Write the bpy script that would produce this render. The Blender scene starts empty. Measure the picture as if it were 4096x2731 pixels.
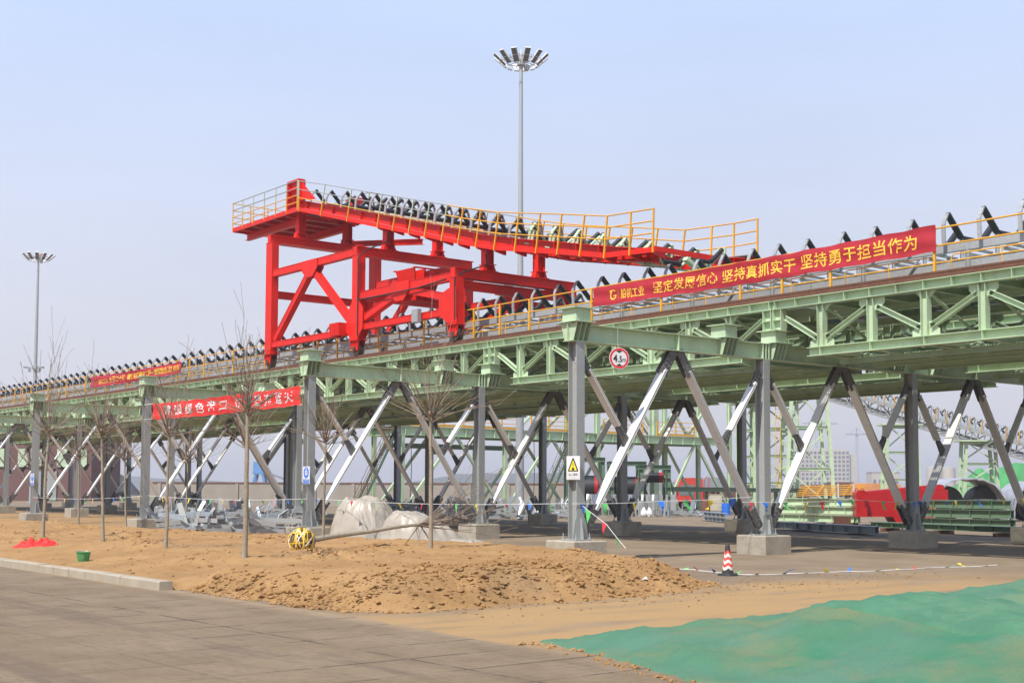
import bpy, math, random
import numpy as np
from mathutils import Vector, Matrix, noise

R_ = math.radians
scn = bpy.context.scene
COL = scn.collection
random.seed(7)

# ------------------------------------------------------------------ camera, sky, sun
CAMP = Vector((-24.405, -27.882, 2.033))
CR = Vector((0.78365, -0.62119, 0.0038966)); CU = Vector((-0.04428, -0.0496027, 0.997787)); CF = Vector((0.61962, 0.78209, 0.0663777))
FPX, CYP = 5268.02, 1603.09
cam = bpy.data.cameras.new("camera"); camo = bpy.data.objects.new("camera", cam); COL.objects.link(camo)
mw = Matrix.Identity(4)
for i in range(3):
    mw[i][0], mw[i][1], mw[i][2], mw[i][3] = CR[i], CU[i], -CF[i], CAMP[i]
camo.matrix_world = mw
cam.sensor_fit = 'HORIZONTAL'; cam.sensor_width = 36.0; cam.lens = FPX * 36 / 4096
cam.shift_y = (CYP - 1365.5) / 4096
cam.clip_start = 0.3; cam.clip_end = 9000
scn.camera = camo

SUN_EL = 56.0          # the sun stands towards -X and a little -Y
sd = Vector((-math.cos(R_(SUN_EL)) * math.cos(R_(18)), -math.cos(R_(SUN_EL)) * math.sin(R_(18)), math.sin(R_(SUN_EL))))
sun = bpy.data.lights.new("sun", 'SUN'); sun.energy = 5.0; sun.angle = R_(0.6); sun.color = (1.0, 0.955, 0.88)
suno = bpy.data.objects.new("sun", sun); COL.objects.link(suno)
suno.rotation_euler = (-sd).to_track_quat('-Z', 'Y').to_euler(); suno.location = (-60, -10, 90)

world = bpy.data.worlds.new("World"); scn.world = world; world.use_nodes = True
wt = world.node_tree; wt.nodes.clear()
wo = wt.nodes.new('ShaderNodeOutputWorld'); bg = wt.nodes.new('ShaderNodeBackground'); sky = wt.nodes.new('ShaderNodeTexSky')
sky.sky_type = 'NISHITA'; sky.sun_disc = False; sky.sun_elevation = R_(SUN_EL)
sky.sun_rotation = math.atan2(sd.x, sd.y); sky.air_density = 1.3; sky.dust_density = 4.0; sky.ozone_density = 2.2
bg.inputs['Strength'].default_value = 0.10
# thin veil of spring haze over the physical sky: pale lavender, thickest near the horizon
tc = wt.nodes.new('ShaderNodeTexCoord'); sep = wt.nodes.new('ShaderNodeSeparateXYZ')
ramp = wt.nodes.new('ShaderNodeValToRGB'); mixs = wt.nodes.new('ShaderNodeMix'); mixs.data_type = 'RGBA'
nz = wt.nodes.new('ShaderNodeTexNoise'); nz.inputs['Scale'].default_value = 2.2; nz.inputs['Detail'].default_value = 5
mp = wt.nodes.new('ShaderNodeMapping'); mp.inputs['Scale'].default_value = (1, 1, 4.5)
wt.links.new(tc.outputs['Generated'], mp.inputs['Vector']); wt.links.new(mp.outputs['Vector'], nz.inputs['Vector'])
wt.links.new(tc.outputs['Generated'], sep.inputs[0])
e = ramp.color_ramp.elements
e[0].position = 0.0; e[0].color = (6.9, 6.75, 7.1, 1)
e[1].position = 1.0; e[1].color = (1.5, 2.6, 5.2, 1)
m_ = ramp.color_ramp.elements.new(0.37); m_.color = (5.4, 6.8, 9.6, 1)
m_ = ramp.color_ramp.elements.new(0.55); m_.color = (3.2, 4.5, 7.4, 1)
m_ = ramp.color_ramp.elements.new(0.12); m_.color = (6.6, 6.75, 7.7, 1)
m_ = ramp.color_ramp.elements.new(0.25); m_.color = (6.0, 6.75, 8.7, 1)
mnz = wt.nodes.new('ShaderNodeMapRange'); mnz.inputs[1].default_value = 0.35; mnz.inputs[2].default_value = 0.7; mnz.inputs[3].default_value = 0.955; mnz.inputs[4].default_value = 1.05
wt.links.new(nz.outputs['Fac'], mnz.inputs[0])
vm = wt.nodes.new('ShaderNodeVectorMath'); vm.operation = 'SCALE'
wt.links.new(sep.outputs['Z'], ramp.inputs['Fac']); wt.links.new(ramp.outputs['Color'], vm.inputs[0]); wt.links.new(mnz.outputs[0], vm.inputs['Scale'])
mixs.inputs['Factor'].default_value = 0.85
wt.links.new(sky.outputs['Color'], mixs.inputs['A']); wt.links.new(vm.outputs[0], mixs.inputs['B'])
wt.links.new(mixs.outputs['Result'], bg.inputs['Color']); wt.links.new(bg.outputs[0], wo.inputs['Surface'])

scn.view_settings.view_transform = 'Standard'; scn.view_settings.look = 'None'
scn.view_settings.exposure = 0.30; scn.view_settings.gamma = 1.0
scn.cycles.max_bounces = 6; scn.cycles.volume_bounces = 0

def at(px, py, D=None, X=None, Y=None, Z=None):
    """world point seen at a pixel of the 4096 px photograph, at a depth or on a plane"""
    d = CF + CR * ((px - 2048) / FPX) - CU * ((py - CYP) / FPX)
    if D is not None: t = D
    elif X is not None: t = (X - CAMP.x) / d.x
    elif Y is not None: t = (Y - CAMP.y) / d.y
    else: t = (Z - CAMP.z) / d.z
    return CAMP + d * t

# ------------------------------------------------------------------ materials
def mat(name, col, rough=0.5, metal=0.0, var=0.12, scale=6.0, bump=0.0, bscale=60.0, spec=0.5, dirt=None, dirt_amt=0.25, dirt_scale=1.2, coat=0.0, trans=0.0):
    m = bpy.data.materials.new(name); m.use_nodes = True
    nt = m.node_tree; b = nt.nodes['Principled BSDF']
    b.inputs['Roughness'].default_value = rough; b.inputs['Metallic'].default_value = metal
    b.inputs['Specular IOR Level'].default_value = spec
    if coat: b.inputs['Coat Weight'].default_value = coat
    tc = nt.nodes.new('ShaderNodeTexCoord'); geo = nt.nodes.new('ShaderNodeNewGeometry')
    n = nt.nodes.new('ShaderNodeTexNoise'); n.inputs['Scale'].default_value = scale; n.inputs['Detail'].default_value = 6; n.inputs['Roughness'].default_value = 0.65
    nt.links.new(geo.outputs['Position'], n.inputs['Vector'])
    mr = nt.nodes.new('ShaderNodeMapRange'); mr.inputs[1].default_value = 0.28; mr.inputs[2].default_value = 0.72; mr.inputs[3].default_value = 1 - var; mr.inputs[4].default_value = 1 + var
    nt.links.new(n.outputs['Fac'], mr.inputs[0])
    vm = nt.nodes.new('ShaderNodeVectorMath'); vm.operation = 'SCALE'; vm.inputs[0].default_value = col[:3]
    nt.links.new(mr.outputs[0], vm.inputs['Scale'])
    out = vm.outputs[0]
    if dirt:
        n2 = nt.nodes.new('ShaderNodeTexNoise'); n2.inputs['Scale'].default_value = dirt_scale; n2.inputs['Detail'].default_value = 8; n2.inputs['Roughness'].default_value = 0.7
        nt.links.new(geo.outputs['Position'], n2.inputs['Vector'])
        r2 = nt.nodes.new('ShaderNodeMapRange'); r2.inputs[1].default_value = 0.48; r2.inputs[2].default_value = 0.72; r2.inputs[3].default_value = 0; r2.inputs[4].default_value = dirt_amt
        nt.links.new(n2.outputs['Fac'], r2.inputs[0])
        mx = nt.nodes.new('ShaderNodeMix'); mx.data_type = 'RGBA'
        nt.links.new(r2.outputs[0], mx.inputs['Factor']); nt.links.new(out, mx.inputs['A']); mx.inputs['B'].default_value = (*dirt, 1)
        out = mx.outputs['Result']
    oi = nt.nodes.new('ShaderNodeObjectInfo'); mo = nt.nodes.new('ShaderNodeMapRange'); mo.inputs[3].default_value = 0.93; mo.inputs[4].default_value = 1.06
    nt.links.new(oi.outputs['Random'], mo.inputs[0]); v2 = nt.nodes.new('ShaderNodeVectorMath'); v2.operation = 'SCALE'
    nt.links.new(out, v2.inputs[0]); nt.links.new(mo.outputs[0], v2.inputs['Scale']); out = v2.outputs[0]
    nt.links.new(out, b.inputs['Base Color'])
    r3 = nt.nodes.new('ShaderNodeMapRange'); r3.inputs[3].default_value = max(0.04, rough - 0.12); r3.inputs[4].default_value = min(1, rough + 0.12)
    nt.links.new(n.outputs['Fac'], r3.inputs[0]); nt.links.new(r3.outputs[0], b.inputs['Roughness'])
    if bump:
        n3 = nt.nodes.new('ShaderNodeTexNoise'); n3.inputs['Scale'].default_value = bscale; n3.inputs['Detail'].default_value = 6
        nt.links.new(geo.outputs['Position'], n3.inputs['Vector'])
        bp = nt.nodes.new('ShaderNodeBump'); bp.inputs['Strength'].default_value = bump; bp.inputs['Distance'].default_value = 0.02
        nt.links.new(n3.outputs['Fac'], bp.inputs['Height']); nt.links.new(bp.outputs[0], b.inputs['Normal'])
    return m

M = {}
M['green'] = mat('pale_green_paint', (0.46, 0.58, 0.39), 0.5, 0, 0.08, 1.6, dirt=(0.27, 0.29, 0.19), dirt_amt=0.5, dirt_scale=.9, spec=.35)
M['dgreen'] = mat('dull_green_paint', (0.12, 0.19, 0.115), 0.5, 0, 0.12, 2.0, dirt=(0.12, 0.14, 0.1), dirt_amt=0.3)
M['red'] = mat('red_paint', (0.66, 0.016, 0.008), 0.5, 0, 0.08, 1.1, dirt=(0.40, 0.022, 0.014), dirt_amt=0.55, dirt_scale=1.0, spec=.28)
M['dred'] = mat('dark_red_paint', (0.36, 0.008, 0.010), 0.35, 0, 0.08, 1.5)
M['yellow'] = mat('yellow_paint', (0.72, 0.36, 0.02), 0.42, 0, 0.06, 4, dirt=(0.5, 0.25, 0.05), dirt_amt=0.3)
M['galv'] = mat('galvanised_steel', (0.38, 0.39, 0.39), 0.45, 0.3, 0.12, 9, dirt=(0.34, 0.35, 0.35), dirt_amt=0.45, dirt_scale=2.5)
M['column'] = mat('grey_column_steel', (0.315, 0.33, 0.322), 0.5, 0.12, 0.10, 14, dirt=(0.36, 0.35, 0.33), dirt_amt=0.4, dirt_scale=2.5)
M['brace'] = mat('bare_brace_steel', (0.70, 0.70, 0.68), 0.45, 0.05, 0.06, 7, dirt=(0.56, 0.56, 0.54), dirt_amt=0.3, dirt_scale=2.2)
M['gusset'] = mat('weathered_gusset_steel', (0.15, 0.145, 0.14), 0.7, 0.1, 0.25, 9, bump=0.3, bscale=40)
M['black'] = mat('black_rubber', (0.016, 0.016, 0.018), 0.5, 0, 0.2, 8)
M['rail'] = mat('rusty_rail_steel', (0.13, 0.055, 0.03), 0.85, 0.1, 0.3, 7, bump=0.3)
M['wheel'] = mat('worn_wheel_steel', (0.12, 0.085, 0.065), 0.55, 0.5, 0.3, 9)
M['concrete'] = mat('footing_concrete', (0.37, 0.33, 0.26), 0.9, 0, 0.12, 3, bump=0.25, bscale=30, dirt=(0.22, 0.185, 0.14), dirt_amt=0.75, dirt_scale=2.6)
M['kerbc'] = mat('kerb_concrete', (0.36, 0.31, 0.235), 0.9, 0, 0.14, 2.5, bump=0.3, bscale=25, dirt=(0.33, 0.24, 0.14), dirt_amt=0.6)
M['wallc'] = mat('site_wall_concrete', (0.33, 0.295, 0.25), 0.9, 0, 0.1, 0.6, dirt=(0.3, 0.24, 0.2), dirt_amt=0.4, dirt_scale=0.4)
M['bark'] = mat('grey_bark', (0.285, 0.24, 0.175), 0.85, 0, 0.25, 12, bump=0.4, bscale=50)
M['twig'] = mat('brown_twig', (0.21, 0.16, 0.115), 0.8, 0, 0.25, 5)
M['cloth_red'] = mat('banner_cloth_red', (0.40, 0.014, 0.026), 0.75, 0, 0.08, 3)
M['cloth_bright'] = mat('banner_cloth_scarlet', (0.66, 0.02, 0.015), 0.7, 0, 0.06, 3)
M['gold'] = mat('banner_gold_print', (0.85, 0.50, 0.05), 0.7, 0, 0.08, 20)
M['white'] = mat('white_paint', (0.70, 0.70, 0.71), 0.5, 0, 0.03, 5)
M['signred'] = mat('sign_red', (0.72, 0.03, 0.03), 0.45, 0, 0.03, 5)
M['signblack'] = mat('sign_black', (0.03, 0.03, 0.03), 0.5, 0, 0.03, 5)
M['signgrey'] = mat('sign_grey_print', (0.32, 0.32, 0.34), 0.5, 0, 0.03, 5)
M['signyel'] = mat('sign_yellow', (0.85, 0.68, 0.04), 0.5, 0, 0.03, 5)
M['signblue'] = mat('sign_blue', (0.03, 0.17, 0.68), 0.5, 0, 0.03, 5)
M['fl_red'] = mat('flag_red', (0.70, 0.03, 0.05), 0.6); M['fl_blue'] = mat('flag_blue', (0.03, 0.16, 0.62), 0.6)
M['fl_green'] = mat('flag_green', (0.10, 0.55, 0.12), 0.6); M['fl_yellow'] = mat('flag_yellow', (0.80, 0.62, 0.05), 0.6)
M['cord'] = mat('white_cord', (0.75, 0.75, 0.74), 0.7)
M['bucket'] = mat('green_bucket_plastic', (0.07, 0.30, 0.10), 0.55, 0, 0.2, 6, dirt=(0.3, 0.3, 0.25), dirt_amt=0.5, dirt_scale=6)
M['tarp'] = mat('beige_plastic_sheet', (0.36, 0.32, 0.265), 0.42, 0, 0.08, 2.5, bump=0.22, bscale=4, spec=0.5, dirt=(0.4, 0.34, 0.26), dirt_amt=0.35)
M['film'] = mat('clear_plastic_film', (0.55, 0.54, 0.53), 0.25, 0, 0.1, 8)
M['rubblack'] = mat('cone_black_rubber', (0.03, 0.03, 0.03), 0.6)
M['conewhite'] = mat('cone_white', (0.72, 0.66, 0.58), 0.6, 0, 0.1, 8); M['conered'] = mat('cone_red', (0.72, 0.06, 0.045), 0.55, 0, 0.08, 8)
M['silver'] = mat('silver_sheet', (0.40, 0.41, 0.45), 0.5, 0.3, 0.2, 2.2, bump=0.35, bscale=7)
M['bluegrey'] = mat('painted_beam_bluegrey', (0.33, 0.38, 0.42), 0.45, 0.3, 0.15, 2)
M['cabinet'] = mat('cream_cabinet', (0.5, 0.45, 0.34), 0.6, 0, 0.06, 2)
M['truckred'] = mat('truck_red', (0.62, 0.07, 0.05), 0.35, 0, 0.08, 2)
M['glass'] = mat('dark_cab_glass', (0.16, 0.20, 0.21), 0.1, 0, 0.05, 2)
M['orange'] = mat('orange_container', (0.60, 0.26, 0.08), 0.6, 0, 0.15, 0.4)
M['brown'] = mat('brown_wagon', (0.16, 0.075, 0.05), 0.8, 0, 0.25, 0.5)
M['building'] = mat('tower_block_render', (0.45, 0.41, 0.36), 0.85, 0, 0.03, 0.02)
M['window'] = mat('tower_block_window', (0.10, 0.12, 0.14), 0.3, 0, 0.1, 0.1)
M['bluesteel'] = mat('blue_crane_steel', (0.10, 0.25, 0.50), 0.6)
M['cranegrey'] = mat('tower_crane_steel', (0.22, 0.24, 0.28), 0.7)
M['coal'] = mat('coal_heap', (0.05, 0.05, 0.055), 0.95, 0, 0.3, 0.2)
M['hill'] = mat('distant_hill', (0.05, 0.065, 0.05), 0.95, 0, 0.3, 0.01)
M['netgreen'] = mat('bright_green_net', (0.05, 0.24, 0.075), 0.85, 0, 0.2, 0.3)
M['grate'] = mat('walkway_grating', (0.27, 0.28, 0.28), 0.6, 0.3, 0.1, 6)
M['yard'] = mat('yard_soil', (0.33, 0.25, 0.17), 0.95)
M['strap'] = mat('yellow_strap', (0.80, 0.52, 0.05), 0.5, 0, 0.1, 20)
M['rootsoil'] = mat('root_ball_soil', (0.13, 0.07, 0.03), 0.95, 0, 0.3, 18, bump=0.6, bscale=30)

# ------------------------------------------------------------------ mesh building
class MB:
    def __init__(s): s.v = []; s.f = []; s.mi = []
    def add(s, vs, fs, mi=0):
        o = len(s.v); s.v += [tuple(v) for v in vs]; s.f += [tuple(i + o for i in f) for f in fs]; s.mi += [mi] * len(fs)
        return s
    def box(s, c, d, mi=0, rz=0.0):
        x, y, z = c; a, b, h = d[0] / 2, d[1] / 2, d[2] / 2; cs, sn = math.cos(rz), math.sin(rz)
        vs = [(x + p * a * cs - q * b * sn, y + p * a * sn + q * b * cs, z + r * h) for r in (-1, 1) for p, q in ((-1, -1), (1, -1), (1, 1), (-1, 1))]
        return s.add(vs, [(3, 2, 1, 0), (4, 5, 6, 7), (0, 1, 5, 4), (1, 2, 6, 5), (2, 3, 7, 6), (3, 0, 4, 7)], mi)
    def b2(s, x0, x1, y0, y1, z0, z1, mi=0):
        return s.box(((x0 + x1) / 2, (y0 + y1) / 2, (z0 + z1) / 2), (abs(x1 - x0), abs(y1 - y0), abs(z1 - z0)), mi)
    def prism(s, p0, p1, prof, n, mi=0):
        """extrude profile [(a, b)] from p0 to p1; b runs along n (made square to the axis), a across"""
        p0, p1, n = Vector(p0), Vector(p1), Vector(n); d = (p1 - p0).normalized()
        n = (n - d * n.dot(d)).normalized(); a = n.cross(d)
        k = len(prof)
        vs = [p + a * q[0] + n * q[1] for p in (p0, p1) for q in prof]
        fs = [(i, (i + 1) % k, k + (i + 1) % k, k + i) for i in range(k)]
        fs += [tuple(range(k - 1, -1, -1)), tuple(range(k, 2 * k))]
        return s.add(vs, fs, mi)
    def H(s, p0, p1, h, b, n, tf=0.02, tw=0.014, mi=0):
        H2, B, W = h / 2, b / 2, tw / 2; q = H2 - tf
        pr = [(-B, -H2), (B, -H2), (B, -q), (W, -q), (W, q), (B, q), (B, H2), (-B, H2), (-B, q), (-W, q), (-W, -q), (-B, -q)]
        return s.prism(p0, p1, pr, n, mi)
    def C(s, p0, p1, h, b, n, t=0.014, mi=0):
        H2 = h / 2
        return s.prism(p0, p1, [(0, -H2), (b, -H2), (b, -H2 + t), (t, -H2 + t), (t, H2 - t), (b, H2 - t), (b, H2), (0, H2)], n, mi)
    def L(s, p0, p1, a, b, n, t=0.01, mi=0):
        return s.prism(p0, p1, [(0, 0), (a, 0), (a, t), (t, t), (t, b), (0, b)], n, mi)
    def bar(s, p0, p1, w, h, n=(0, 0, 1), mi=0):
        return s.prism(p0, p1, [(-w / 2, -h / 2), (w / 2, -h / 2), (w / 2, h / 2), (-w / 2, h / 2)], n, mi)
    def cyl(s, p0, p1, r, k=10, r2=None, mi=0):
        p0, p1 = Vector(p0), Vector(p1); d = (p1 - p0).normalized(); n = Vector((0, 0, 1)) if abs(d.z) < 0.9 else Vector((1, 0, 0))
        n = (n - d * n.dot(d)).normalized(); a = n.cross(d); r2 = r if r2 is None else r2
        vs = [p + (a * math.cos(2 * math.pi * i / k) + n * math.sin(2 * math.pi * i / k)) * rr for p, rr in ((p0, r), (p1, r2)) for i in range(k)]
        return s.add(vs, [(i, (i + 1) % k, k + (i + 1) % k, k + i) for i in range(k)] + [tuple(range(k - 1, -1, -1)), tuple(range(k, 2 * k))], mi)
    def tube(s, pts, rad, k=5, mi=0):
        pts = [Vector(p) for p in pts]; vs = []; fs = []; m = len(pts)
        rad = rad if isinstance(rad, (list, tuple)) else [rad] * m
        ref = None
        for i, p in enumerate(pts):
            d = (pts[min(i + 1, m - 1)] - pts[max(i - 1, 0)]).normalized()
            if ref is None: ref = Vector((0, 0, 1)) if abs(d.z) < 0.9 else Vector((1, 0, 0))
            n = (ref - d * ref.dot(d)).normalized(); ref = n; a = n.cross(d)
            vs += [p + (a * math.cos(2 * math.pi * j / k) + n * math.sin(2 * math.pi * j / k)) * rad[i] for j in range(k)]
        for i in range(m - 1):
            fs += [(i * k + j, i * k + (j + 1) % k, (i + 1) * k + (j + 1) % k, (i + 1) * k + j) for j in range(k)]
        fs += [tuple(range(k - 1, -1, -1)), tuple(range((m - 1) * k, m * k))]
        return s.add(vs, fs, mi)
    def plate(s, poly, th, mi=0):
        """polygon of 3D points given a thickness vector (centred)"""
        t = Vector(th) / 2; k = len(poly); P = [Vector(p) for p in poly]
        vs = [p - t for p in P] + [p + t for p in P]
        return s.add(vs, [(i, (i + 1) % k, k + (i + 1) % k, k + i) for i in range(k)] + [tuple(range(k - 1, -1, -1)), tuple(range(k, 2 * k))], mi)
    def ball(s, c, r, k=8, m=6, mi=0):
        vs = []; fs = []
        rx, ry, rz = (r, r, r) if not isinstance(r, tuple) else r
        for i in range(m + 1):
            th = math.pi * i / m
            for j in range(k):
                ph = 2 * math.pi * j / k; vs.append((c[0] + rx * math.sin(th) * math.cos(ph), c[1] + ry * math.sin(th) * math.sin(ph), c[2] + rz * math.cos(th)))
        for i in range(m):
            fs += [(i * k + j, (i + 1) * k + j, (i + 1) * k + (j + 1) % k, i * k + (j + 1) % k) for j in range(k)]
        return s.add(vs, fs, mi)
    def mesh(s, name, mats, org=(0, 0, 0), smooth=False):
        me = bpy.data.meshes.new(name); o = Vector(org)
        me.from_pydata([(v[0] - o[0], v[1] - o[1], v[2] - o[2]) for v in s.v], [], s.f)
        for m in (mats if isinstance(mats, (list, tuple)) else [mats]): me.materials.append(M[m] if isinstance(m, str) else m)
        if any(s.mi): me.polygons.foreach_set('material_index', s.mi)
        me.update()
        if smooth:
            me.shade_smooth(); me.set_sharp_from_angle(angle=R_(38))
        return me

def tag(o, label=None, cat=None, group=None, kind=None):
    if label: o['label'] = label
    if cat: o['category'] = cat
    if group: o['group'] = group
    if kind: o['kind'] = kind
    return o
def thing(name, label, cat, loc=(0, 0, 0), group=None, rz=0.0):
    o = bpy.data.objects.new(name, None); COL.objects.link(o); o.location = loc; o.rotation_euler = (0, 0, rz); o.empty_display_size = 0.3
    return tag(o, label, cat, group)
def part(name, mb, m, parent=None, org=(0, 0, 0), smooth=False, label=None):
    o = bpy.data.objects.new(name, mb.mesh(name, m, org, smooth)); COL.objects.link(o)
    if parent is not None: o.parent = parent
    if label: o['label'] = label
    return o
def single(name, mb, m, label, cat, loc=(0, 0, 0), group=None, smooth=False, kind=None):
    o = part(name, mb, m, None, loc, smooth); o.location = loc
    return tag(o, label, cat, group, kind)
KIDS = {}
def copy_tree(o, parent=None):
    c = o.copy(); COL.objects.link(c)
    if parent is not None: c.parent = parent
    for ch in CH.get(o.name, ()): copy_tree(ch, c)
    return c
CH = {}
def index_children():
    CH.clear()
    for o in bpy.data.objects:
        if o.parent: CH.setdefault(o.parent.name, []).append(o)

def short(s_): 
    w = s_.split(); return s_ if len(w) <= 16 else ' '.join(w[:16])
def ordinal(n):
    w = 'first second third fourth fifth sixth seventh eighth ninth tenth eleventh twelfth'.split()
    if n <= 12: return w[n - 1]
    suf = 'th' if 10 <= n % 100 <= 20 else {1: 'st', 2: 'nd', 3: 'rd'}.get(n % 10, 'th')
    return f'{n}{suf}'

def text_mesh(txt, size, offset=0.0, align='LEFT', extrude=0.0, spacing=1.0):
    c = bpy.data.curves.new('lettering', 'FONT'); c.body = txt; c.size = size; c.offset = offset; c.align_x = align; c.extrude = extrude
    c.space_character = spacing; c.resolution_u = 3
    o = bpy.data.objects.new('lettering', c); COL.objects.link(o)
    dg = bpy.context.evaluated_depsgraph_get(); me = bpy.data.meshes.new_from_object(o.evaluated_get(dg))
    bpy.data.objects.remove(o); bpy.data.curves.remove(c)
    return me
def lettering(name, txt, size, mat_, parent, origin, xdir, ydir, offset=0.0, align='LEFT', spacing=1.0, sx=1.0, fold=None):
    """lettering laid on a plane: origin + u*xdir + v*ydir"""
    me = text_mesh(txt, size, offset, align, spacing=spacing); me.name = name
    o = Vector(origin); X, Y = Vector(xdir).normalized(), Vector(ydir).normalized(); N = X.cross(Y)
    for v in me.vertices:
        u, w = v.co.x * sx, v.co.y
        p = o + X * u + Y * w
        if fold: p += fold(u, w)
        v.co = p
    me.materials.clear(); me.materials.append(M[mat_])
    ob = bpy.data.objects.new(name, me); COL.objects.link(ob); ob.parent = parent
    return ob

# ------------------------------------------------------------------ ground, road, kerb, soil
def ss(a, b, x):
    t = min(1, max(0, (x - a) / (b - a))); return t * t * (3 - 2 * t)
def fb(x, y, s, o=5, z=0.0): return noise.fractal(Vector((x * s, y * s, z)), 0.9, 2.1, o)

def ground_mat(name, cols, joints=None):
    m = bpy.data.materials.new(name); m.use_nodes = True; nt = m.node_tree; L = nt.links; N = nt.nodes
    b = N['Principled BSDF']; b.inputs['Roughness'].default_value = 0.95; b.inputs['Specular IOR Level'].default_value = 0.2
    geo = N.new('ShaderNodeNewGeometry'); pos = geo.outputs['Position']
    def nz(scale, det=8, rough=0.65, vec=None, stretch=None):
        n = N.new('ShaderNodeTexNoise'); n.inputs['Scale'].default_value = scale; n.inputs['Detail'].default_value = det; n.inputs['Roughness'].default_value = rough
        v = vec or pos
        if stretch:
            mp = N.new('ShaderNodeMapping'); mp.inputs['Scale'].default_value = stretch; L.new(v, mp.inputs['Vector']); v = mp.outputs['Vector']
        L.new(v, n.inputs['Vector']); return n.outputs['Fac']
    def rng(x, a, b_, c=0.0, d=1.0):
        r = N.new('ShaderNodeMapRange'); r.interpolation_type = 'SMOOTHSTEP'
        for i, q in enumerate((a, b_, c, d)): r.inputs[1 + i].default_value = q
        L.new(x, r.inputs[0]); return r.outputs[0]
    def mix(f, a, b_):
        x = N.new('ShaderNodeMix'); x.data_type = 'RGBA'
        L.new(f, x.inputs['Factor']) if not isinstance(f, float) else setattr(x.inputs['Factor'], 'default_value', f)
        for k, q in (('A', a), ('B', b_)):
            if isinstance(q, tuple): x.inputs[k].default_value = (*q, 1)
            else: L.new(q, x.inputs[k])
        return x.outputs['Result']
    def mth(op, a, b_=None):
        x = N.new('ShaderNodeMath'); x.operation = op; x.use_clamp = False
        for i, q in enumerate((a, b_)):
            if q is None: continue
            if isinstance(q, (int, float)): x.inputs[i].default_value = q
            else: L.new(q, x.inputs[i])
        return x.outputs[0]
    return m, b, nt, pos, nz, rng, mix, mth

# --- pavement under and around the trestle
m, b, nt, pos, nz, rng, mix, mth = ground_mat('yard_pavement', None)
sx = nt.nodes.new('ShaderNodeSeparateXYZ'); nt.links.new(pos, sx.inputs[0]); PX, PY = sx.outputs['X'], sx.outputs['Y']
base = mix(rng(nz(0.35), 0.35, 0.65), (0.185, 0.138, 0.092), (0.245, 0.188, 0.13))
base = mix(rng(nz(28, 4), 0.55, 0.75, 0, 0.5), base, (0.28, 0.235, 0.185))
base = mix(rng(nz(9, 6), 0.52, 0.75, 0, 0.45), base, (0.12, 0.095, 0.075))
# swept bands of tan soil left by wheels between the bed and the net
band = mth('ADD', PY, mth('MULTIPLY', PX, -0.02))
band = mth('ADD', band, mth('MULTIPLY', mth('SUBTRACT', nz(0.22, 4), 0.5), 6.0))
s1 = mth('MULTIPLY', rng(band, -16.0, -13.0), rng(band, -7.5, -10.5))
s1 = mth('MULTIPLY', s1, rng(PX, 9.0, -3.0))
s1 = mth('MULTIPLY', s1, rng(nz(0.9, 6, 0.6, None, (0.35, 1.3, 1)), 0.30, 0.55, 0.35, 1.0))
base = mix(mth('MULTIPLY', s1, 0.92), base, (0.36, 0.225, 0.10))
s2 = mth('MULTIPLY', rng(PY, 15.0, 26.0), rng(PX, 16.0, 8.0))
s2 = mth('MULTIPLY', s2, rng(nz(0.5), 0.3, 0.6, 0.4, 1))
base = mix(s2, base, (0.33, 0.20, 0.09))
s3 = mth('MULTIPLY', rng(nz(0.6, 8, 0.7), 0.55, 0.7, 0, 0.55), rng(PX, 8.0, -2.0))
base = mix(s3, base, (0.31, 0.20, 0.095))
nt.links.new(base, b.inputs['Base Color'])
bp = nt.nodes.new('ShaderNodeBump'); bp.inputs['Strength'].default_value = 0.5; bp.inputs['Distance'].default_value = 0.03
nt.links.new(nz(16, 8, 0.7), bp.inputs['Height']); nt.links.new(bp.outputs[0], b.inputs['Normal'])
g = MB(); q = [(-900, -900), (4000, -900), (4000, 4000), (-900, 4000)]
g.add([(x, y, 0) for x, y in q], [(0, 1, 2, 3)])
o = part('ground', g, m); tag(o, kind='structure')

# --- concrete road with sawn joints
m, b, nt, pos, nz, rng, mix, mth = ground_mat('road_slabs', None)
br = nt.nodes.new('ShaderNodeTexBrick'); mp = nt.nodes.new('ShaderNodeMapping'); mp.inputs['Location'].default_value = (15.8 + 50.0, 0.3 + 117, 0); mp.inputs['Rotation'].default_value = (0, 0, R_(-1.2))
nt.links.new(pos, mp.inputs['Vector']); nt.links.new(mp.outputs['Vector'], br.inputs['Vector'])
br.inputs['Scale'].default_value = 1.0; br.inputs['Brick Width'].default_value = 2.5; br.inputs['Row Height'].default_value = 1.17
br.offset = 0.0; br.inputs['Mortar Size'].default_value = 0.03; br.inputs['Mortar Smooth'].default_value = 0.3
sx = nt.nodes.new('ShaderNodeSeparateXYZ'); nt.links.new(pos, sx.inputs[0])
base = mix(rng(nz(0.5, 8, 0.7), 0.3, 0.7), (0.175, 0.125, 0.078), (0.24, 0.18, 0.118))
base = mix(rng(nz(1.1, 8, 0.7, None, (2.2, 0.5, 1)), 0.5, 0.72, 0, 0.6), base, (0.135, 0.092, 0.06))
base = mix(rng(nz(3.0, 8, 0.75), 0.55, 0.75, 0, 0.35), base, (0.27, 0.215, 0.155))
base = mix(rng(nz(11, 8, .8), 0.5, 0.7, 0, 0.55), base, (0.115, 0.082, 0.055))
base = mix(rng(nz(30, 4), 0.6, 0.75, 0, 0.45), base, (0.28, 0.23, 0.17))
b2 = nt.nodes.new('ShaderNodeTexBrick'); nt.links.new(mp.outputs['Vector'], b2.inputs['Vector']); b2.inputs['Scale'].default_value = 1.0; b2.inputs['Brick Width'].default_value = .42; b2.inputs['Row Height'].default_value = .21; b2.inputs['Mortar Size'].default_value = .012; b2.inputs['Mortar Smooth'].default_value = .4
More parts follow.
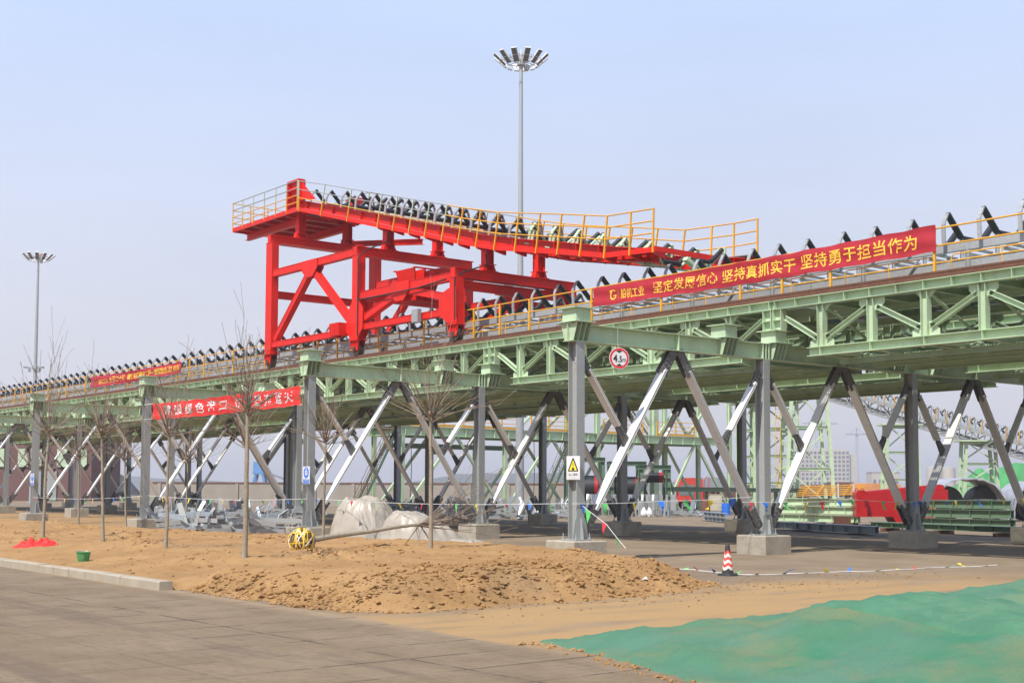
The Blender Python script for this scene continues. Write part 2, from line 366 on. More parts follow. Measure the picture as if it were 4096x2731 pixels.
fine = mth('MULTIPLY', b2.outputs['Fac'], rng(nz(1.3, 6, .7), .38, .6, .1, .75))
base = mix(mth('MULTIPLY', fine, .55), base, (0.085, 0.06, 0.042))
vis = mth('MULTIPLY', br.outputs['Fac'], mth('MULTIPLY', rng(nz(0.9, 6, 0.7, None, (1, .7, 1)), 0.43, 0.55, 0.0, .8), rng(sx.outputs['X'], -18.5, -15.9, .3, 1)))
lng = mth('MULTIPLY', rng(nz(0.35, 6, 0.7, None, (3.0, 0.25, 1)), 0.52, 0.64, 0, .5), rng(sx.outputs['X'], -14.8, -16.2))
base = mix(lng, base, (0.115, 0.085, 0.065))
base = mix(rng(sx.outputs['X'], -13.9, -13.4, 0, .55), base, (0.33, 0.24, 0.15))
base = mix(vis, base, (0.05, 0.038, 0.03))
nt.links.new(base, b.inputs['Base Color'])
bp = nt.nodes.new('ShaderNodeBump'); bp.inputs['Strength'].default_value = 0.55; bp.inputs['Distance'].default_value = 0.02
nt.links.new(mth('SUBTRACT', nz(13, 10, 0.8), mth('ADD', mth('MULTIPLY', vis, 1.2), mth('MULTIPLY', fine, .35))), bp.inputs['Height']); nt.links.new(bp.outputs[0], b.inputs['Normal'])
g = MB(); nY = 90
ys = [-40 + i * 240 / 400 for i in range(401)]
vs = []; 
for y in ys:
    edge = -13.32 if y > -9.2 else -13.32 - ss(-9.2, -14, y) * 0.25 + 0.12 * fb(y, 3, 0.9)
    vs += [(-120, y, 0.004), (edge, y, 0.004)]
g.add(vs, [(2 * i, 2 * i + 1, 2 * i + 3, 2 * i + 2) for i in range(400)])
o = part('road', g, m); tag(o, kind='structure')

# --- kerb of long concrete stones
g = MB(); rr = random.Random(4); y = -3.1
while y < 120:
    l = 0.99 if y < 30 else 2.99; dx = rr.uniform(-0.008, 0.008); dz = rr.uniform(-0.006, 0.006)
    c = 0.018; prf = [(-0.14, -0.12), (0.14, -0.12), (0.14, 0.155 - c + dz), (0.14 - c, 0.155 + dz), (-0.14 + c, 0.155 + dz), (-0.14, 0.155 - c + dz)]
    g.prism((-13.47 + dx, y, 0.03), (-13.47 + dx, y + l, 0.03), prf, (0, 0, 1)); y += l + 0.012
o = part('kerb', g, 'kerbc'); tag(o, kind='structure')

# --- planting bed of tan soil, heaped along its near end
BED = [(-13.33, 120), (-13.33, -3.0), (-13.1, -9.2), (-12.2, -9.9), (-8.4, -9.9), (-5.2, -9.4), (-3.2, -8.2), (-2.2, -6.0), (-1.2, -2.6), (-0.3, -1.4), (-0.35, 120)]
def poly_dist(x, y, P):
    ins = False; dm = 1e9; k = len(P)
    for i in range(k):
        x0, y0 = P[i]; x1, y1 = P[(i + 1) % k]
        if (y0 > y) != (y1 > y) and x < (x1 - x0) * (y - y0) / (y1 - y0) + x0: ins = not ins
        dx, dy = x1 - x0, y1 - y0; t = max(0, min(1, ((x - x0) * dx + (y - y0) * dy) / (dx * dx + dy * dy)))
        dm = min(dm, math.hypot(x - x0 - t * dx, y - y0 - t * dy))
    return dm if ins else -dm
def bed_h(x, y):
    jag = 0.22 * fb(x, y, 1.3, 4)
    d = poly_dist(x, y, BED) + (jag if y < -3.2 else 0.3 * jag)
    if d < -0.25: return -0.06
    if y > -3.0 and x < -9:                                   # held by the kerb
        h = 0.13 + (0.27 - .1 * ss(5, 26, y)) * ss(0.0, 3.5, d)
    else:
        wd = 1.5 if y < -3 else 0.7
        h = -0.05 + (0.50 - 0.19 * ss(-1, 26, y)) * ss(-0.2, wd, d)
        k = ss(-3.0, 0.5, y)
        if x < -9: h = h * (1 - k) + k * (0.13 + 0.27 * ss(0, 3.5, d))
    heap = 0.14 * math.exp(-((y + 7.0) / 2.0) ** 2) * ss(0.3, 2.0, d) * ss(-14, -9.5, x)
    h += heap
    w = ss(0.0, 0.6, d)
    h += w * (0.07 * fb(x, y, 0.55, 4) + 0.035 * fb(x, y, 2.1, 5))
    for (mx, my, mr, mh) in MOUNDS:
        r2 = ((x - mx) ** 2 + (y - my) ** 2) / (mr * mr)
        if r2 < 4: h += mh * math.exp(-r2 * 1.6) * (1 + 0.9 * fb(x, y, 2.6, 5))
    return h
MOUNDS = [(-9.6, 6.4, 0.9, 0.14), (-10.6, 1.0, 0.9, 0.12), (-7.4, 1.5, 0.8, 0.10), (-5.2, 2.0, 0.9, 0.1), (-9.2, -2.2, 1.1, 0.16), (-7.0, -1.0, 0.8, 0.1), (-8.5, 10.5, 0.9, 0.15), (-5.0, 8.2, 1.0, 0.12), (-3.4, 13, 1.0, 0.12),
          (-6.4, 16, 1.1, 0.15), (-8.2, 20, 1.2, 0.15), (-3.0, 20, 1.2, 0.14), (-10.5, 14, 1.1, 0.1), (-4, -4.5, 0.8, 0.08), (-4.5, 27, 1.5, 0.16), (-8, 29, 1.6, 0.15), (-3, 34, 1.6, 0.15), (-11, 24, 1.6, 0.12)]
def grid(xs, ys, hf):
    g = MB(); nx, ny = len(xs), len(ys)
    g.v = [(x, y, hf(x, y)) for y in ys for x in xs]
    g.f = [(j * nx + i, j * nx + i + 1, (j + 1) * nx + i + 1, (j + 1) * nx + i) for j in range(ny - 1) for i in range(nx - 1)]; g.mi = [0] * len(g.f)
    return g
def span(a, b, n): return [a + (b - a) * i / (n - 1) for i in range(n)]
m, b, nt, pos, nz, rng, mix, mth = ground_mat('bed_soil', None)
base = mix(rng(nz(0.45, 8, 0.7), 0.35, 0.65), (0.325, 0.185, 0.074), (0.405, 0.24, 0.105))
base = mix(rng(nz(2.3, 8, 0.75), 0.54, 0.72, 0, 0.75), base, (0.225, 0.122, 0.048))
base = mix(rng(nz(14, 6, 0.7), 0.58, 0.75, 0, 0.6), base, (0.145, 0.08, 0.036))
base = mix(rng(nz(22, 4, 0.7), 0.64, 0.72, 0, 0.6), base, (0.42, 0.30, 0.17))
base = mix(rng(nz(0.28, 6, 0.6), 0.52, 0.7, 0, 0.35), base, (0.22, 0.16, 0.10))
nt.links.new(base, b.inputs['Base Color'])
bp = nt.nodes.new('ShaderNodeBump'); bp.inputs['Strength'].default_value = 0.9; bp.inputs['Distance'].default_value = 0.06
nt.links.new(nz(9, 10, 0.75), bp.inputs['Height']); nt.links.new(bp.outputs[0], b.inputs['Normal'])
M['soil'] = m
ysb = span(-10.6, 12, 230) + span(12.2, 34, 90) + span(35, 120, 60)
g = grid(span(-13.45, 0.0, 175), ysb, lambda x, y: bed_h(x, y) if x > -13.36 or y < -3.05 else -0.05)
o = part('soil_bed', g, 'soil', smooth=True); tag(o, kind='structure')

# --- clods and stones on the bed (no one could count them)
def clod_field(name, n, sampler, m, smin, smax, seed, label, cat):
    rr = random.Random(seed); g = MB()
    for _ in range(n):
        x, y, z = sampler(rr); s_ = smin * (smax / smin) ** (rr.random() ** 3.0)
        k = 6; vs = []
        rx, ry, rz = s_ * rr.uniform(.7, 1.4), s_ * rr.uniform(.7, 1.3), s_ * rr.uniform(.45, .9); a = rr.random() * 6.3
        for (u, v, w) in ((1, 0, 0), (0, 1, 0), (-1, 0, 0), (0, -1, 0), (.6, .6, .6), (-.6, .6, .7), (-.6, -.6, .6), (.6, -.6, .7), (0, 0, 1), (0, 0, -.8)):
            j = rr.uniform(.75, 1.2); u, v = u * math.cos(a) - v * math.sin(a), u * math.sin(a) + v * math.cos(a)
            vs.append((x + u * rx * j, y + v * ry * j, z + w * rz * j))
        g.add(vs, [(0, 1, 4), (1, 5, 4), (1, 2, 5), (2, 6, 5), (2, 3, 6), (3, 7, 6), (3, 0, 7), (0, 4, 7), (4, 5, 8), (5, 6, 8), (6, 7, 8), (7, 4, 8), (1, 0, 9), (2, 1, 9), (3, 2, 9), (0, 3, 9)])
    o = part(name, g, m); return tag(o, label, cat, None, 'stuff')
def s_front(rr):
    while True:
        if rr.random() < 0.75: x, y = rr.uniform(-13.2, -1.6), rr.gauss(-8.6, 0.75)
        else: x, y = rr.gauss(-12.8, 0.35), rr.uniform(-9, -3.2)
        h = bed_h(x, y)
        if h > -0.04: return x, y, max(h, 0.0)
def s_bed(rr):
    while True:
        if rr.random() < 0.6:
            mx, my, mr, mh = rr.choice(MOUNDS); x, y = rr.gauss(mx, mr * .55), rr.gauss(my, mr * .55)
        else: x, y = rr.uniform(-13, -1.2), -8 + 40 * rr.random() ** 1.6
        h = bed_h(x, y)
        if h > 0.05 and -13.2 < x < -.8: return x, y, h
def s_spill(rr):
    x = rr.uniform(-12, 4); return x, -9.7 + rr.gauss(0, 0.9) + (x + 8) * 0.12, 0.005
clod_field('soil_clods', 4200, s_front, 'soil', 0.012, 0.095, 11, 'loose clods and stones on the heaped near edge of the soil bed', 'clods')
clod_field('soil_crumbs', 3200, s_bed, 'soil', 0.014, 0.075, 12, 'small crumbs of soil scattered over the planting bed', 'clods')
clod_field('ground_grit', 700, s_spill, 'soil', 0.008, 0.04, 13, 'grit and pebbles spilled on the pavement below the bed', 'grit')

# ------------------------------------------------------------------ trestle bents, footings
BX = [0.0, 7.88, 15.83, 23.7]; BY = 15.0
NB = list(range(-1, 8))
BEAM0, BEAM1 = 6.17, 6.68
def bolts(mb, c, nrm, u, v, nu, nv, su, sv, r=0.022, h=0.03):
    c, nrm, u, v = Vector(c), Vector(nrm).normalized(), Vector(u).normalized(), Vector(v).normalized()
    for i in range(nu):
        for j in range(nv):
            p = c + u * (i - (nu - 1) / 2) * su + v * (j - (nv - 1) / 2) * sv
            mb.cyl(p, p + nrm * h, r, 6)
def make_bent():
    t = thing('trestle_bent', 'x', 'trestle')
    mb = MB(); mb.H((-0.35, 0, (BEAM0 + BEAM1) / 2), (24.6, 0, (BEAM0 + BEAM1) / 2), BEAM1 - BEAM0, 0.36, (0, 0, 1), 0.022, 0.016)
    for x in [3.94, 11.9, 19.8] + BX[1:] + [BX[1] - .14, BX[1] + .14]:
        for sy in (-1, 1): mb.box((x, sy * 0.094, (BEAM0 + BEAM1) / 2), (0.018, 0.168, BEAM1 - BEAM0 - 0.046))
    part('crossbeam', mb, 'green', t)
    for x in (-0.0, 6.1, 8.45, 14.9, 17.2, 23.6):                       # stiffened seats that carry the girders
        mb = MB(); w = 0.62
        for sy in (-1, 1):
            for dx in (-0.27, -0.09, 0.09, 0.27):
                xx = x + dx
                mb.plate([(xx, sy * 0.012, BEAM0 + .03), (xx, sy * 0.19, BEAM0 + .03), (xx, sy * 0.36, BEAM1 + .02), (xx, sy * 0.012, BEAM1 - .03)], (0.016, 0, 0))
        mb.box((x, 0, BEAM1 + 0.037), (w + .14, 0.82, 0.026))
        for dx in (-0.26, 0.0, 0.26): mb.box((x + dx, 0, BEAM1 + .235), (0.016, 0.6, 0.368))
        for dy in (-0.29, 0.29): mb.box((x - 0.13, dy, BEAM1 + .235), (0.24, 0.016, 0.366)); mb.box((x + 0.13, dy, BEAM1 + .235), (0.24, 0.016, 0.366))
        mb.box((x, 0, BEAM1 + 0.432), (w + .14, 0.78, 0.026))
        part('girder_seat', mb, 'green', t)
    for i, x in enumerate(BX):
        mb = MB(); mb.H((x, 0, 0.64), (x, 0, BEAM0), 0.36, 0.30, (0, 1, 0), 0.02, 0.014)
        c = part('column', mb, 'column', t)
        for z in (1.15, 5.62):
            mb = MB()
        mb = MB(); mb.box((x, 0, 0.622), (0.62, 0.66, 0.032))
        for sy in (-1, 1):
            mb.plate([(x, sy * 0.18, 0.64), (x, sy * 0.31, 0.64), (x, sy * 0.24, 1.18), (x, sy * 0.18, 1.22)], (0.016, 0, 0))
        for sx_ in (-1, 1):
            mb.plate([(x + sx_ * 0.152, 0.09, 0.64), (x + sx_ * 0.152, -0.19, 0.64), (x + sx_ * 0.152, -0.19, 1.25), (x + sx_ * 0.152, 0.09, 1.25)], (0.012, 0, 0)) if False else None
            mb.plate([(x + sx_ * 0.15, -0.17, 0.64), (x + sx_ * 0.29, -0.17, 0.64), (x + sx_ * 0.19, -0.17, 1.2), (x + sx_ * 0.15, -0.17, 1.24)], (0, 0.014, 0))
            for sy in (-1, 1):
                mb.cyl((x + sx_ * 0.25, sy * 0.27, 0.6), (x + sx_ * 0.25, sy * 0.27, 0.80), 0.016, 6); mb.cyl((x + sx_ * 0.25, sy * 0.27, 0.638), (x + sx_ * 0.25, sy * 0.27, 0.69), 0.034, 6)
        part('base_plate', mb, 'column', c)
        mb = MB()
        for sy in (-1, 1): mb.box((x, sy * 0.1, 6.0), (0.14, 0.014, 0.3)) if False else None
        for dx in (-.07, .07): mb.box((x + dx, -0.09, 5.86), (0.012, 0.15, 0.56))
        mb.box((x, -0.09, 5.575), (0.28, 0.15, 0.014))
        part('column_stiffener', mb, 'column', c)
    W = 0.25
    for i in range(3):
        x0, x1 = BX[i], BX[i + 1]; xm = (x0 + x1) / 2
        for s_, xb in ((1, x0), (-1, x1)):
            foot = Vector((xb + s_ * 0.30, 0, 0.92)); apex = Vector((xm - s_ * 0.16, 0, 6.1)); d = (apex - foot).normalized()
            a0, a1 = foot + d * 0.62, apex - d * 0.62; n = Vector((-d.z * s_, 0, d.x * s_)).normalized()
            if n.z < 0: n = -n
            mb = MB(); mb.H(a0, a1, 0.08, 0.32, n, 0.02, 0.22)
            b_ = part('main_brace', mb, 'brace', t)
            for (q, e_) in ((foot, 1), (apex, -1)):
                mb = MB(); p = q + d * e_ * 0.48
                for sy in (-1, 1):
                    hw = 0.17
                    oy = Vector((0, sy * .09, 0)); mb.plate([q + n * hw * .8 - d * e_ * .1 + oy, p + d * e_ * .30 + n * hw + oy, p + d * e_ * .30 - n * hw + oy, q - n * hw * .8 - d * e_ * .1 + oy], (0, 0.018, 0))
                    bolts(mb, p + oy * 1.07 - d * e_ * .1, (0, sy, 0), d, n, 4, 2, 0.15, 0.17, 0.03, 0.035)
                mb.box(tuple(q + d * e_ * .2), (.1, .21, .1))
                part('gusset_plate', mb, 'gusset', b_)
            # lighter knee brace from the column head to the middle of the main brace
            k0 = Vector((xb + s_ * 0.16, 0, 5.75)); k1 = foot + d * (apex - foot).length * 0.47; kd = (k1 - k0).normalized(); kn = Vector((kd.z, 0, -kd.x)); kn = kn if kn.z > 0 else -kn
            mb = MB(); mb.H(k0 + kd * .42, k1 - kd * .62, 0.08, 0.26, kn, 0.015, 0.2)
            kb = part('knee_brace', mb, 'brace' , t)
            for q, e_ in ((k0, 1), (k1, -1)):
                mb = MB()
                for sy in (-1, 1):
                    o_ = Vector((0, sy * 0.03, 0))
                    mb.plate([q + kn * .16 + o_, q + kd * e_ * .62 + kn * .09 + o_, q + kd * e_ * .62 - kn * .09 + o_, q - kn * .16 + o_], (0, 0.016, 0))
                    bolts(mb, q + kd * e_ * .36 + Vector((0, sy * .038, 0)), (0, sy, 0), kd, kn, 4, 2, 0.13, 0.1, 0.024, 0.03)
                part('gusset_plate', mb, 'gusset', kb)
    return t
bent0 = make_bent(); index_children()
BENTL = {0: 'grey trestle bent with the round height sign hung under its green beam', 1: 'grey trestle bent carrying the oval blue safety sign above the beige sheeted heap', 2: 'grey trestle bent at the left end of the scarlet white-lettered banner',
         3: 'grey trestle bent with a small blue sign behind the thin trees at far left', -1: 'grey trestle bent at the extreme right edge, beyond the stacked green beams'}
FOOT = MB(); FOOT.box((0, 0, 0.29), (1.2, 1.2, 0.62))
footm = None
for k in NB:
    o = bent0 if k == 0 else copy_tree(bent0)
    o.location = (0, BY * k, 0); o['group'] = 'trestle bents under the conveyor'
    o['label'] = BENTL.get(k, f'grey trestle bent with green crossbeam, {ordinal(k + 1)} from the height sign, far left')
    for i, x in enumerate(BX):
        if footm is None:
            rr = random.Random(1); mb = MB(); c = 0.03; h = 0.6
            mb.v = [(sx_ * (0.6 - (c if e_ else 0)), sy * (0.6 - (c if e_ else 0)), z) for z, e_ in ((-0.02, 0), (h - c, 0), (h, 1)) for sx_, sy in ((-1, -1), (1, -1), (1, 1), (-1, 1))]
            mb.f = [(l * 4 + j, l * 4 + (j + 1) % 4, l * 4 + 4 + (j + 1) % 4, l * 4 + 4 + j) for l in (0, 1) for j in range(4)] + [(8, 9, 10, 11)]; mb.mi = [0] * 9
            footm = mb.mesh('concrete_footing', 'concrete')
        f = bpy.data.objects.new('concrete_footing', footm); COL.objects.link(f); f.location = (x, BY * k, 0)
        wh = {0: 'trestle with the height sign', 1: 'trestle with the oval blue sign', 2: 'trestle at the left end of the scarlet banner', 3: 'far left trestle with the small blue sign', -1: 'trestle at the right edge'}.get(k, f'{ordinal(k + 1)} trestle from the height sign')
        tag(f, f'concrete footing, {ordinal(i + 1)} column back on the {wh}', 'footing', 'concrete footings of the trestle')

# ------------------------------------------------------------------ girder spans
GV = [1.9 + 1.867 * i for i in range(7)]
def make_span():
    t = thing('girder_span', 'x', 'girder')
    for X in (8.5, 14.9):
        mb = MB(); mb.H((X, 0.02, 7.955), (X, 14.98, 7.955), 0.29, 0.32, (0, 0, 1), 0.02, 0.014)
        for y in GV + [(GV[i] + GV[i + 1]) / 2 for i in range(6)] + [0.12, 0.95, 14.05, 14.88]:
            for sx_ in (-1, 1): mb.box((X + sx_ * 0.08, y, 7.955), (0.144, 0.014, 0.248))
        part('top_chord', mb, 'green', t)
        mb = MB(); mb.H((X, 1.4, 6.34), (X, 13.6, 6.34), 0.28, 0.30, (0, 0, 1), 0.018, 0.014)
        for y in GV:
            for sx_ in (-1, 1): mb.box((X + sx_ * 0.077, y, 6.34), (0.138, 0.014, 0.242))
        part('bottom_chord', mb, 'green', t)
        for y in (0.21, 14.79):
            mb = MB(); mb.H((X, y, 7.125), (X, y, 7.808), 0.34, 0.30, (0, 1, 0), 0.018, 0.014); mb.box((X, y, 7.46), (0.02, 0.3, 0.6)) if False else None
            for sx_ in (-1, 1): mb.box((X + sx_ * .08, y, 7.46), (0.14, 0.302, 0.014))
            part('end_post', mb, 'green', t)
        for y in GV:
            mb = MB(); mb.H((X, y, 6.482), (X, y, 7.808), 0.22, 0.24, (0, 1, 0), 0.014, 0.012); part('post', mb, 'green', t)
        seq = [(0.3, 7.62)] + [(GV[i], 6.66 if i % 2 == 0 else 7.62) for i in range(7)] + [(14.7, 7.62)]
        for (ya, za), (yb, zb) in zip(seq[:-1], seq[1:]):
            a, b_ = Vector((X, ya, za)), Vector((X, yb, zb)); d = (b_ - a).normalized(); n = Vector((0, -d.z, d.y)); n = n if n.z > 0 else -n
            mb = MB(); mb.H(a + d * .2, b_ - d * .2, 0.15, 0.17, n, 0.012, 0.01); part('diagonal', mb, 'green', t)
        for i, y in enumerate(GV):
            mb = MB()
            if i % 2 == 0: P = [(-.46, 6.484), (.46, 6.484), (.46, 6.66), (.2, 6.9), (-.2, 6.9), (-.46, 6.66)]
            else: P = [(-.46, 7.806), (.46, 7.806), (.46, 7.62), (.2, 7.4), (-.2, 7.4), (-.46, 7.62)]
            mb.plate([(X + 0.004, y + p, z) for p, z in P], (0.018, 0, 0))
            part('gusset_plate', mb, 'green', t)
            if i % 2 == 0:                                           # small top gusset where the post meets the chord
                mb = MB(); mb.plate([(X + .004, y + p, z) for p, z in [(-.38, 7.804), (.38, 7.804), (.16, 7.6), (-.16, 7.6)]], (0.018, 0, 0))
                part('gusset_plate', mb, 'green', t)
        mb = MB()                                                     # crane rail on the chord
        mb.prism((X, -0.002, 8.108), (X, 15.002, 8.108), [(-.11, 0), (.11, 0), (.11, .05), (.085, .06), (.075, .13), (.085, .14), (.08, .2), (-.08, .2), (-.085, .14), (-.075, .13), (-.085, .06), (-.11, .05)], (0, 0, 1))
        for i in range(20): mb.box((X, .4 + i * .75, 8.115), (0.26, 0.09, 0.026))
        part('rail', mb, 'rail', t)
        mb = MB(); mb.cyl((X - .13, 0.5, 7.5), (X - .13, 0.56, 7.5), .01, 5) if False else None
    for y in GV:
        mb = MB(); mb.H((8.66, y, 6.33), (14.74, y, 6.33), 0.26, 0.2, (0, 0, 1), 0.014, 0.01); part('cross_beam', mb, 'green', t)
        mb = MB(); mb.H((8.66, y, 7.93), (14.74, y, 7.93), 0.22, 0.18, (0, 0, 1), 0.014, 0.01); part('cross_beam', mb, 'green', t)
    for X in (10.4, 13.0):
        mb = MB(); mb.H((X, 0.1, 7.72), (X, 14.9, 7.72), 0.2, 0.16, (0, 0, 1), 0.012, 0.01); part('deck_stringer', mb, 'green', t)
    mb = MB(); mb.b2(10.12, 13.28, 0.05, 14.95, 8.045, 8.06); part('deck_plate', mb, 'green', t)  # added solid sheet: blocks the sun so the girder underside goes dark
    for X in (9.9, 11.7, 13.5):
        mb = MB(); mb.H((X, 1.5, 6.12), (X, 13.5, 6.12), 0.16, 0.16, (0, 0, 1), 0.012, 0.01); part('plan_stringer', mb, 'green', t)
    for i in range(6):
        mb = MB(); a, b_ = (8.7, GV[i], 6.3), (14.7, GV[i + 1], 6.3)
        if i % 2: a, b_ = (14.7, GV[i], 6.3), (8.7, GV[i + 1], 6.3)
        mb.cyl(a, b_, 0.06, 8); part('plan_brace', mb, 'green', t, smooth=True)
    for i, y in enumerate(GV):
        for a, b_ in (((8.7, y, 7.75), (11.7, y, 6.48)), ((14.7, y, 7.75), (11.7, y, 6.48))):
            mb = MB(); mb.cyl(a, b_, 0.05, 8); part('sway_brace', mb, 'green', t, smooth=True)
    for X0, X1 in ((8.78, 10.1), (13.3, 14.62)):
        mb = MB()
        for i in range(200): mb.box(((X0 + X1) / 2, 0.04 + i * 0.0748, 8.075), (X1 - X0, 0.045, 0.03))
        for j in range(4): mb.box((X0 + (X1 - X0) * j / 3, 7.5, 8.055), (0.03, 14.96, 0.05))
        part('walkway_grating', mb, 'grate', t)
    mb = MB()                                                         # lower inspection walkway
    for i in range(130): mb.box((11.7, 1.6 + i * 0.092, 6.235), (3.4, 0.06, 0.03))
    for j in range(3): mb.box((11.0 + 0.7 * j, 7.5, 6.225), (0.04, 12.0, 0.05))
    part('walkway_grating', mb, 'green', t)
    return t
span0 = make_span(); index_children()
for k in range(-1, 7):
    o = span0 if k == 0 else copy_tree(span0); o.location = (0, BY * k, 0); o['group'] = 'green lattice girder spans of the front line'
    o['label'] = {-1: 'pale green lattice girder span at right, under the gold-lettered banner', 0: 'pale green lattice girder span behind the round height sign', 1: 'pale green lattice girder span under the red tripper, behind the scarlet banner', }.get(k, f'pale green lattice girder span with rail on top, {ordinal(k + 2)} from the right edge')
    o2 = copy_tree(span0); o2.location = (8.72, BY * k, -0.02); o2['group'] = 'green lattice girder spans of the rear line'
    o2['label'] = f'shaded green girder span of the rear line, {ordinal(k + 2)} from the right edge'

# ------------------------------------------------------------------ belt line: support frames, idlers, handrails
XN, XF = 10.4, 12.9
def make_table():
    t = thing('conveyor_frame', 'x', 'conveyor frame')
    for X, s_ in ((10.36, -1), (12.94, 1)):
        mb = MB(); mb.C((X, 0.01, 9.31), (X, 14.99, 9.31), 0.26, 0.09 * s_, (0, 0, 1), 0.012)
        for i in range(4): mb.box((X + s_ * -0.0, 1.6 + 3.75 * i + .2, 9.31), (0.03, 0.5, 0.2))
        part('stringer', mb, 'galv', t)
        mb = MB(); mb.C((X, 0.01, 8.72), (X, 14.99, 8.72), 0.30, 0.09 * s_, (0, 0, 1), 0.012); part('lower_channel', mb, 'galv', t)
        for i in range(4):
            mb = MB(); y = 1.6 + 3.75 * i; mb.H((X + s_ * .07, y, 8.1), (X + s_ * .07, y, 9.18), 0.13, 0.13, (0, 1, 0), 0.012, 0.01); mb.box((X + s_ * .07, y, 8.095), (0.24, 0.24, 0.02))
            part('leg', mb, 'galv', t)
    for i in range(12):
        mb = MB(); y = 0.5 + 1.25 * i; mb.L((10.38, y, 9.05), (12.92, y, 9.05), 0.09, 0.09, (0, 0, 1), 0.01); part('cross_tie', mb, 'galv', t)
    for i in range(5):
        y = 0.9 + 3.0 * i; mb = MB(); mb.cyl((10.55, y, 8.72), (12.75, y, 8.72), 0.085, 10); q = part('return_roller', mb, 'black', t, smooth=True)
        mb = MB()
        for X in (10.5, 12.8): mb.box((X, y, 8.86), (0.03, 0.12, 0.42))
        part('roller_bracket', mb, 'galv', q)
    for i in range(2):
        mb = MB(); y = 3.3 + 7.5 * i; mb.bar((10.3, y, 9.1), (10.3, y + 0.95, 8.1), 0.07, 0.05); part('stay', mb, 'galv', t)
    return t
tab0 = make_table(); index_children()
for k in range(-1, 7):
    o = tab0 if k == 0 else copy_tree(tab0); o.location = (0, BY * k, 0); o['group'] = 'conveyor support frames'
    o['label'] = {-1: 'galvanised conveyor frame behind the gold-lettered banner at right', 0: 'galvanised conveyor frame between the banner and the red tripper'}.get(k, f'galvanised conveyor frame with legs and return rollers, {ordinal(k + 2)} from the right edge')

def idler_parts(t, green=False):
    sm = 'green' if green else 'galv'
    mb = MB(); mb.L((-1.3, 0.05, 9.445), (1.3, 0.05, 9.445), 0.09, 0.07, (0, 0, 1), 0.009)
    part('base_angle', mb, sm, t)
    for s_ in (-1, 1):
        mb = MB()
        pts = [(s_ * 1.45, 9.45), (s_ * 1.47, 10.0), (s_ * 1.40, 10.16), (s_ * 1.25, 10.37)]
        for a, b_ in zip(pts[:-1], pts[1:]): mb.bar((a[0], 0, a[1] - .012), (b_[0], 0, b_[1] + .012), 0.125, 0.045, (s_, 0, 0.4))
        if green: mb.box((s_ * 1.3, 0, 9.75), (0.34, 0.02, 0.62)); mb.box((s_ * 1.3, 0, 10.08), (0.42, 0.2, 0.03))
        part('side_bracket', mb, sm, t)
        mb = MB(); mb.box((s_ * 0.5, 0, 9.585), (0.05, 0.1, 0.24)); part('centre_bracket', mb, sm, t)
        mb = MB(); a, b_ = Vector((s_ * 1.235, 0, 10.36)), Vector((s_ * 0.56, 0, 9.74)); mb.cyl(a, b_, 0.1, 12); d = (b_ - a).normalized(); mb.cyl(a - d * .05, b_ + d * .05, 0.025, 6)
        part('wing_roller', mb, 'black', t, smooth=True)
    mb = MB(); mb.cyl((-0.47, 0, 9.70), (0.47, 0, 9.70), 0.1, 12); mb.cyl((-0.53, 0, 9.70), (0.53, 0, 9.70), 0.025, 6); part('centre_roller', mb, 'black', t, smooth=True)
def make_idler(green=False):
    t = thing('belt_idler', 'x', 'idler'); idler_parts(t, green); return t
id0 = make_idler(); index_children()
N_ID = 88
for i in range(N_ID):
    y = -10.34 + 1.3 * i
    o = id0 if i == 0 else copy_tree(id0); o.location = (11.65, y + random.uniform(-.03, .03), random.uniform(-.012, .012)); o.rotation_euler = (random.uniform(-.012, .012), 0, random.uniform(-.012, .012)); o['group'] = 'three-roller belt idlers along the conveyor'
    o['label'] = f'black three-roller belt idler in silver bracket, {ordinal(i + 1)} from the right edge'

def make_rail(X, label):
    t = thing('handrail', label, 'handrail')
    ys = [1.85 + 3.75 * i for i in range(4)] + [0.05]
    for y in ys:
        mb = MB(); mb.box((X, y, 8.99), (0.07, 0.07, 1.34)); part('post', mb, 'yellow', t)
    mb = MB()
    for z in (9.66, 9.15): mb.cyl((X, -0.01, z), (X, 15.01, z), 0.027, 8)
    part('top_rail', mb, 'yellow', t, smooth=True)
    mb = MB(); mb.cyl((X + .04, 0, 8.65), (X + .04, 15, 8.65), 0.022, 6); part('knee_rail', mb, 'yellow', t, smooth=True)
    for i in range(4):
        y0, y1 = 1.6 + 3.75 * i + 0.28, 1.6 + 3.75 * (i + 1) - 0.28; y0 -= 3.75 if False else 0
        if y1 > 15.4: y1 = 15 + 1.3
        c = 0.1; mb = MB(); z0, z1 = 8.39, 8.84
        pts = [(y0, z0), (y0, z1 - c), (y0 + c * .3, z1 - c * .3), (y0 + c, z1), (y1 - c, z1), (y1 - c * .3, z1 - c * .3), (y1, z1 - c), (y1, z0), (y0, z0)]
        mb.tube([(X + .045, a, b_) for a, b_ in pts], 0.021, 6); mb.cyl((X + .045, (y0 + y1) / 2, z0), (X + .045, (y0 + y1) / 2, z1), 0.019, 6)
        part('toe_guard', mb, 'yellow', t, smooth=True)
    return t
hr0 = make_rail(8.95, 'x'); hf0 = make_rail(14.45, 'x'); index_children()
for k in range(-1, 7):
    o = hr0 if k == 0 else copy_tree(hr0); o.location = (0, BY * k, 0); o['group'] = 'near handrails of the conveyor walkway'
    o['label'] = {-1: 'yellow handrail with the long gold-lettered banner tied to it', 0: 'yellow handrail between the gold-lettered banner and the red tripper'}.get(k, f'yellow near-side handrail, {ordinal(k + 2)} section from the right edge')
    o = hf0 if k == 0 else copy_tree(hf0); o.location = (0, BY * k, 0); o['group'] = 'far handrails of the conveyor walkway'
    o['label'] = f'yellow far-side handrail behind the belt rollers, {ordinal(k + 2)} section from the right'

